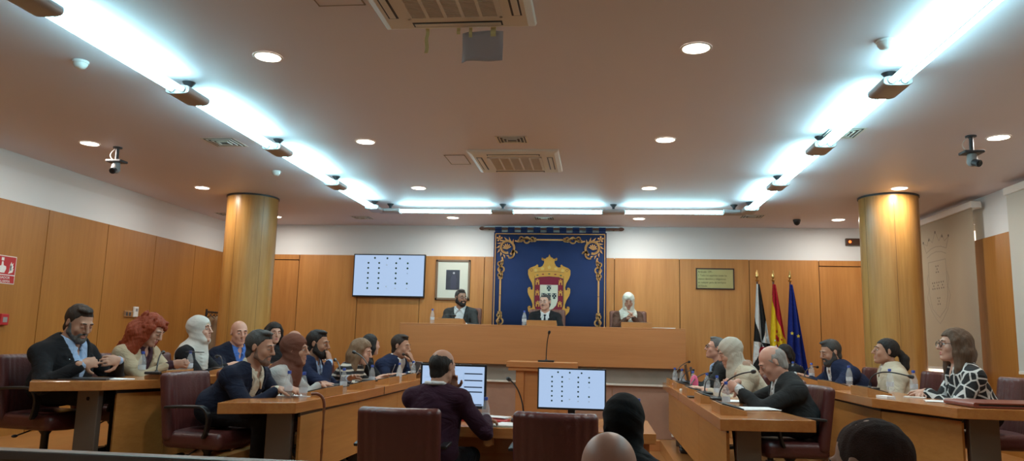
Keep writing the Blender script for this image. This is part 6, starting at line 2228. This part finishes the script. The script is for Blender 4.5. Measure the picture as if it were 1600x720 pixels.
# ---- centre floor
person('balding man in a maroon jumper seen from behind, leaning on his hand beside a monitor', (-1.13, 5.52, 1.203), -14, 0, lean=0.13, hyaw=-16, hpitch=10, sc=1.02, skin='tan', w=1.04, belly=1.1, h=0.0085,
       hair=('fringe', 'black'), hands={1: (0.26, 0.36, 0.055), -1: (0.0, 0.14, -0.15, 'h')}, hand_n={-1: (0.3, -1, 0), ('d', -1): (0.02, 0.10, -0.05), ('w', 1): (-0.3, 1, -0.1)}, curl={1: 0.5, -1: 0.7},
       wear=(('shirt', C_WHITE, {'collar': True}), ('jumper', C_MAROON, {'t': 0.008, 'crew': 1})) + LOW)
person('person in a black headscarf seen from behind, in front of the floor desk', (0.13, 3.72, 1.02), 0, 0, lean=0.10, hyaw=-4, hpitch=6, sc=1.06, skin='fair', w=0.9, h=0.0085, seat=0.40,
       hair=('hijab', C_KSCARF), wear=(('jumper', C_BLK, {}),) + LOW, hands={1: (0.12, 0.30, -0.2), -1: (-0.12, 0.30, -0.2)})
person('bald man in the audience seen from behind, shining crown at the bottom of the frame', (0.035, 2.18, 1.035), 0, 0, lean=0.08, hpitch=10, sc=1.0, skin='rosy', w=1.0, h=0.0075, seat=0.40, hair=('bald', 'dark'),
       wear=(('shirt', C_WHITE, {'collar': True}), ('jacket', C_CHAR)) + LOW, hands={1: (0.12, 0.30, -0.2), -1: (-0.12, 0.30, -0.2)})
person('man with short dark hair thinning at the crown, in the audience seen from behind', (0.715, 2.12, 1.095), 22, 0, lean=0.10, hpitch=14, hyaw=14, sc=1.03, skin='tan', w=1.0, h=0.0075, seat=0.42, hair=('crop', 'cropped'),
       wear=(('jumper', C_NAVY, {'crew': 1}),) + LOW, hands={1: (0.12, 0.30, -0.2), -1: (-0.12, 0.30, -0.2)})

# ---- inner row, blinds side (facing -X)
person('bald man in a dark suit bowed over clasped hands at the inner desk', (1.49, 6.72, 1.275), 92, Z1, lean=0.19, hpitch=34, hyaw=0, sc=1.12, skin='rosy', w=1.08, belly=1.1, hair=('fringe', 'whitegrey'),
       hands={1: (0.035, 0.46, 0.155), -1: (-0.035, 0.46, 0.125)}, hand_n={1: (-1, 0.2, 0), -1: (1, 0.2, 0), ('w', 1): (-0.25, 0.8, -0.5), ('w', -1): (0.25, 0.8, 0.4)}, curl=0.9,
       wear=(('shirt', C_WHITE, {'collar': True}), ('jacket', C_CHAR, {'v': (0.07, 0.3)})) + LOW)
chair('b', 1.62, 6.74, Z1, R(96), 'burgundy leather chair of the bald man with clasped hands')
person('woman in a cream headscarf and cream knit bending over her papers', (1.36, 8.02, 1.335), 95, Z1, lean=0.28, hpitch=22, hyaw=4, sc=1.14, skin='fair', w=0.98, belly=1.1,
       hair=('hijab', C_CSCARF), wear=(('jumper', C_CREAM, {'t': 0.01}), ('shawl', cloth('rose_beige_shawl', (0.42, 0.27, 0.20)))) + LOW)
chair('b', 1.74, 8.02, Z1, R(92), 'burgundy leather chair of the woman in the cream headscarf')
person('grey-haired man in glasses and a dark suit sitting upright beyond the cream headscarf', (1.41, 9.28, 1.375), 85, Z1, lean=0.16, hpitch=-8, hyaw=6, sc=1.06, skin='rosy', h=0.010, hair=('short', 'grey'), glasses='thick',
       wear=(('shirt', C_LBLUE, {'collar': True}), ('jacket', C_CHAR, {'v': (0.07, 0.3)})) + LOW)
chair('b', 1.68, 9.26, Z1, R(90), 'burgundy leather chair of the grey-haired man in glasses')
# ---- outer row, blinds side (facing -X)
person('man with greying dark hair and beard in a navy sweater looking down at the desk', (2.73, 9.28, 1.362), 98, Z2, lean=0.22, hpitch=16, hyaw=4, sc=1.16, skin='tan', w=1.10, belly=1.2, h=0.0095,
       hair=('short', 'saltpepper'), beard=('full', 'saltpepper'), wear=(('shirt', C_WHITE, {'collar': True}), ('jumper', C_NAVY2, {'t': 0.01, 'v': (0.055, 0.5)})) + LOW)
chair('b', 2.96, 9.28, Z2, R(92), 'burgundy leather chair of the bearded man in a navy sweater')
person('woman with a black ponytail in a cream jacket looking up, in profile', (2.93, 8.12, 1.39), 84, Z2, lean=0.12, hpitch=-6, hyaw=2, sc=1.10, skin='tan', w=0.95, lips='r', hair=('pony', 'black'), hands={1: (0.10, 0.30, -0.05), -1: (-0.10, 0.30, -0.05)},
       wear=(('shirt', C_WHITE, {'collar': True}), ('blouse', C_CREAM, {'t': 0.006, 'v': (0.05, 0.75), 'collar': True})) + LOW)
chair('b', 3.14, 8.12, Z2, R(88), 'burgundy leather chair of the ponytailed woman in cream')
person('woman with long brown hair, black glasses and a black-and-white patterned blouse', (2.98, 6.74, 1.455), 84, Z2, lean=0.14, hpitch=-2, hyaw=4, sc=1.12, skin='fair', w=0.98, belly=1.1, lips='r', hair=('loose', 'brown'), glasses='thick', hands={1: (0.02, 0.34, 0.03), -1: (-0.06, 0.36, 0.04)}, hand_n={('w', 1): (-0.8, 0.5, 0), ('w', -1): (0.8, 0.5, 0)},
       wear=(('blouse', C_NET, {'puff': 0.008, 'v': (0.055, 0.6)}),) + LOW)
chair('b', 3.28, 6.86, Z2, R(90), 'burgundy leather chair of the woman in glasses, almost hidden')
chair('b', 3.80, 6.18, Z2, R(70), 'empty burgundy leather chair beyond the portfolio')
person('dark-haired person mostly hidden behind the bowed bald man', (2.36, 9.95, 1.32), 95, Z2, lean=0.30, hpitch=15, hyaw=20, sc=1.0, skin='tan', w=0.92, h=0.0105, hair=('bob', 'black'),
       wear=(('jumper', C_BLK, {'crew': 1}),) + LOW)
chair('b', 2.70, 9.98, Z2, R(92), 'burgundy leather chair of the mostly hidden dark-haired person')
# chairs of the audience
M_AUD = mat('black_seat_fabric', (0.02, 0.02, 0.022), 0.9)
tq = thing('audience_chair', 'low black padded chair under the person in the black headscarf', 'chair', (0.13, 3.62, 0), 0, 'low black audience chairs')
MB().box(-0.22, -0.2, 0.33, 0.22, 0.24, 0.39).build('seat', M_AUD, tq, bevel=0.02)
MB().box(-0.21, -0.24, 0.40, 0.21, -0.20, 0.62).build('backrest', M_AUD, tq, bevel=0.015)
for a in (-0.19, 0.19):
    for b_ in (-0.21, 0.20):
        MB().tube([(a, b_, 0), (a, b_, 0.34 if b_ > 0 else 0.55)], 0.011, 8).build('leg', M_CHROME, tq, smooth=True)
dup(tq, (0.035, 2.10, 0), 0, 'low black padded chair under the bald man in the audience', 'low black audience chairs')
dup(tq, (0.715, 2.02, 0), 0, 'low black padded chair under the audience man with thinning dark hair', 'low black audience chairs')
# things people hold
tag(MB().box(-0.036, -0.075, -0.004, 0.036, 0.075, 0.004).build('phone', M_BLACK, None, (-3.60, 6.46, 1.235), R(80), bevel=0.003), 'phone held in the hands of the red-haired woman', 'phone')

# flags behind the inner row by the wood wall
FY = 11.85


def flag(x, label, field, extra):
    t = thing('flag', label, 'flag', (x, FY, 0))
    MB().lathe([(0.16, 0), (0.16, 0.03), (0.05, 0.06), (0.03, 0.10)], seg=28).build('stand', M_GOLD, t, smooth=True)
    MB().tube([(0, 0, 0.08), (0, 0, 2.42)], 0.014, 10).build('pole', M_RODW, t, smooth=True)
    MB().lathe([(0.018, 2.40), (0.03, 2.42), (0.012, 2.44), (0.028, 2.47), (0.022, 2.50), (0.004, 2.58)], seg=14).build('finial', M_GOLD, t, smooth=True)
    # draped cloth: narrow at the top, folds widening downwards
    nu, nv = 90, 110
    vs, fs, mi = [], [], []
    zt_, zb_ = 2.36, 0.95
    for j in range(nv + 1):
        q = j / nv
        z = zt_ + (zb_ - zt_) * q
        wd = 0.045 + 0.215 * q ** 0.9
        for i in range(nu + 1):
            p = i / nu
            xx = -0.25 * wd + wd * 1.05 * p - 0.10 * wd + 0.06 * q * (p - 0.2)
            yy = -0.02 + (0.006 + 0.045 * q) * math.sin(p * 15 + q * 1.5) - 0.02 * q
            vs.append((xx, yy, z - 0.05 * p * q))
    for j in range(nv):
        for i in range(nu):
            fs.append((j * (nu + 1) + i, j * (nu + 1) + i + 1, (j + 1) * (nu + 1) + i + 1, (j + 1) * (nu + 1) + i))
            mi.append(field((i + 0.5) / nu, (j + 0.5) / nv))
    b = MB().add(vs, fs)
    b.m = mi
    o = b.build('cloth', extra, t, smooth=True)
    s_ = o.modifiers.new('thick', 'SOLIDIFY')
    s_.thickness = 0.003
    return t, lambda p, q: ((-0.25 * (0.045 + 0.215 * q ** 0.9) + (0.045 + 0.215 * q ** 0.9) * 1.05 * p - 0.10 * (0.045 + 0.215 * q ** 0.9) + 0.06 * q * (p - 0.2)), -0.02 + (0.006 + 0.045 * q) * math.sin(p * 15 + q * 1.5) - 0.02 * q - 0.004, zt_ + (zb_ - zt_) * q - 0.05 * p * q)


F_W = cloth('flag_white', (0.62, 0.62, 0.62))
F_K = cloth('flag_black', (0.012, 0.012, 0.013))
F_R = cloth('flag_red', (0.42, 0.015, 0.03))
F_Y = cloth('flag_yellow', (0.75, 0.50, 0.02))
F_B = cloth('flag_blue', (0.012, 0.025, 0.20))
F_G = cloth('flag_gold', (0.60, 0.45, 0.18))


def gyron(p, q):
    a = math.atan2(q - 0.62, (p - 0.52) * 0.5)
    k = int((a + PI) / (PI / 4)) % 8
    if ((p - 0.55) * 0.26) ** 2 + ((q - 0.72) * 1.35) ** 2 < 0.0055:
        return 2
    return 1 - k % 2


fl, at = flag(2.44, 'black and white gyronny flag with a red badge', gyron, [F_W, F_K, F_R, F_G])
fl, at = flag(2.68, 'red and yellow flag with a red coat of arms, middle of the three', lambda p, q: 0 if p > (q - 0.12) * 2.2 else 1, [F_R, F_Y])
eb_ = MB()
for (p, q, r_, c_) in ((0.35, 0.56, 0.030, 0), (0.55, 0.58, 0.032, 0), (0.45, 0.66, 0.035, 0), (0.30, 0.66, 0.018, 1), (0.62, 0.66, 0.02, 0), (0.45, 0.50, 0.022, 0), (0.25, 0.60, 0.012, 1), (0.70, 0.58, 0.014, 0)):
    x, y, z = at(p, q)
    eb_.ball((x, y - 0.002, z), (r_, 0.006, r_ * 1.1), 12, c_)
eb_.build('flag_emblem', [F_R, F_W], fl, smooth=True)
fl, at = flag(2.93, 'dark blue flag with yellow stars', lambda p, q: 0, [F_B])
for (p, q) in ((0.25, 0.52), (0.68, 0.54), (0.30, 0.78), (0.62, 0.86)):
    x, y, z = at(p, q)
    star = [((0.030 if k % 2 == 0 else 0.013) * math.sin(k * PI / 5), (0.030 if k % 2 == 0 else 0.013) * math.cos(k * PI / 5)) for k in range(10)]
    MB().prism(star, 0, 0.003, M=Matrix(((1, 0, 0, x), (0, 0, -1, y - 0.012), (0, 1, 0, z), (0, 0, 0, 1)))).build('star', mat('star_yellow', (0.75, 0.60, 0.05), 0.7), fl)
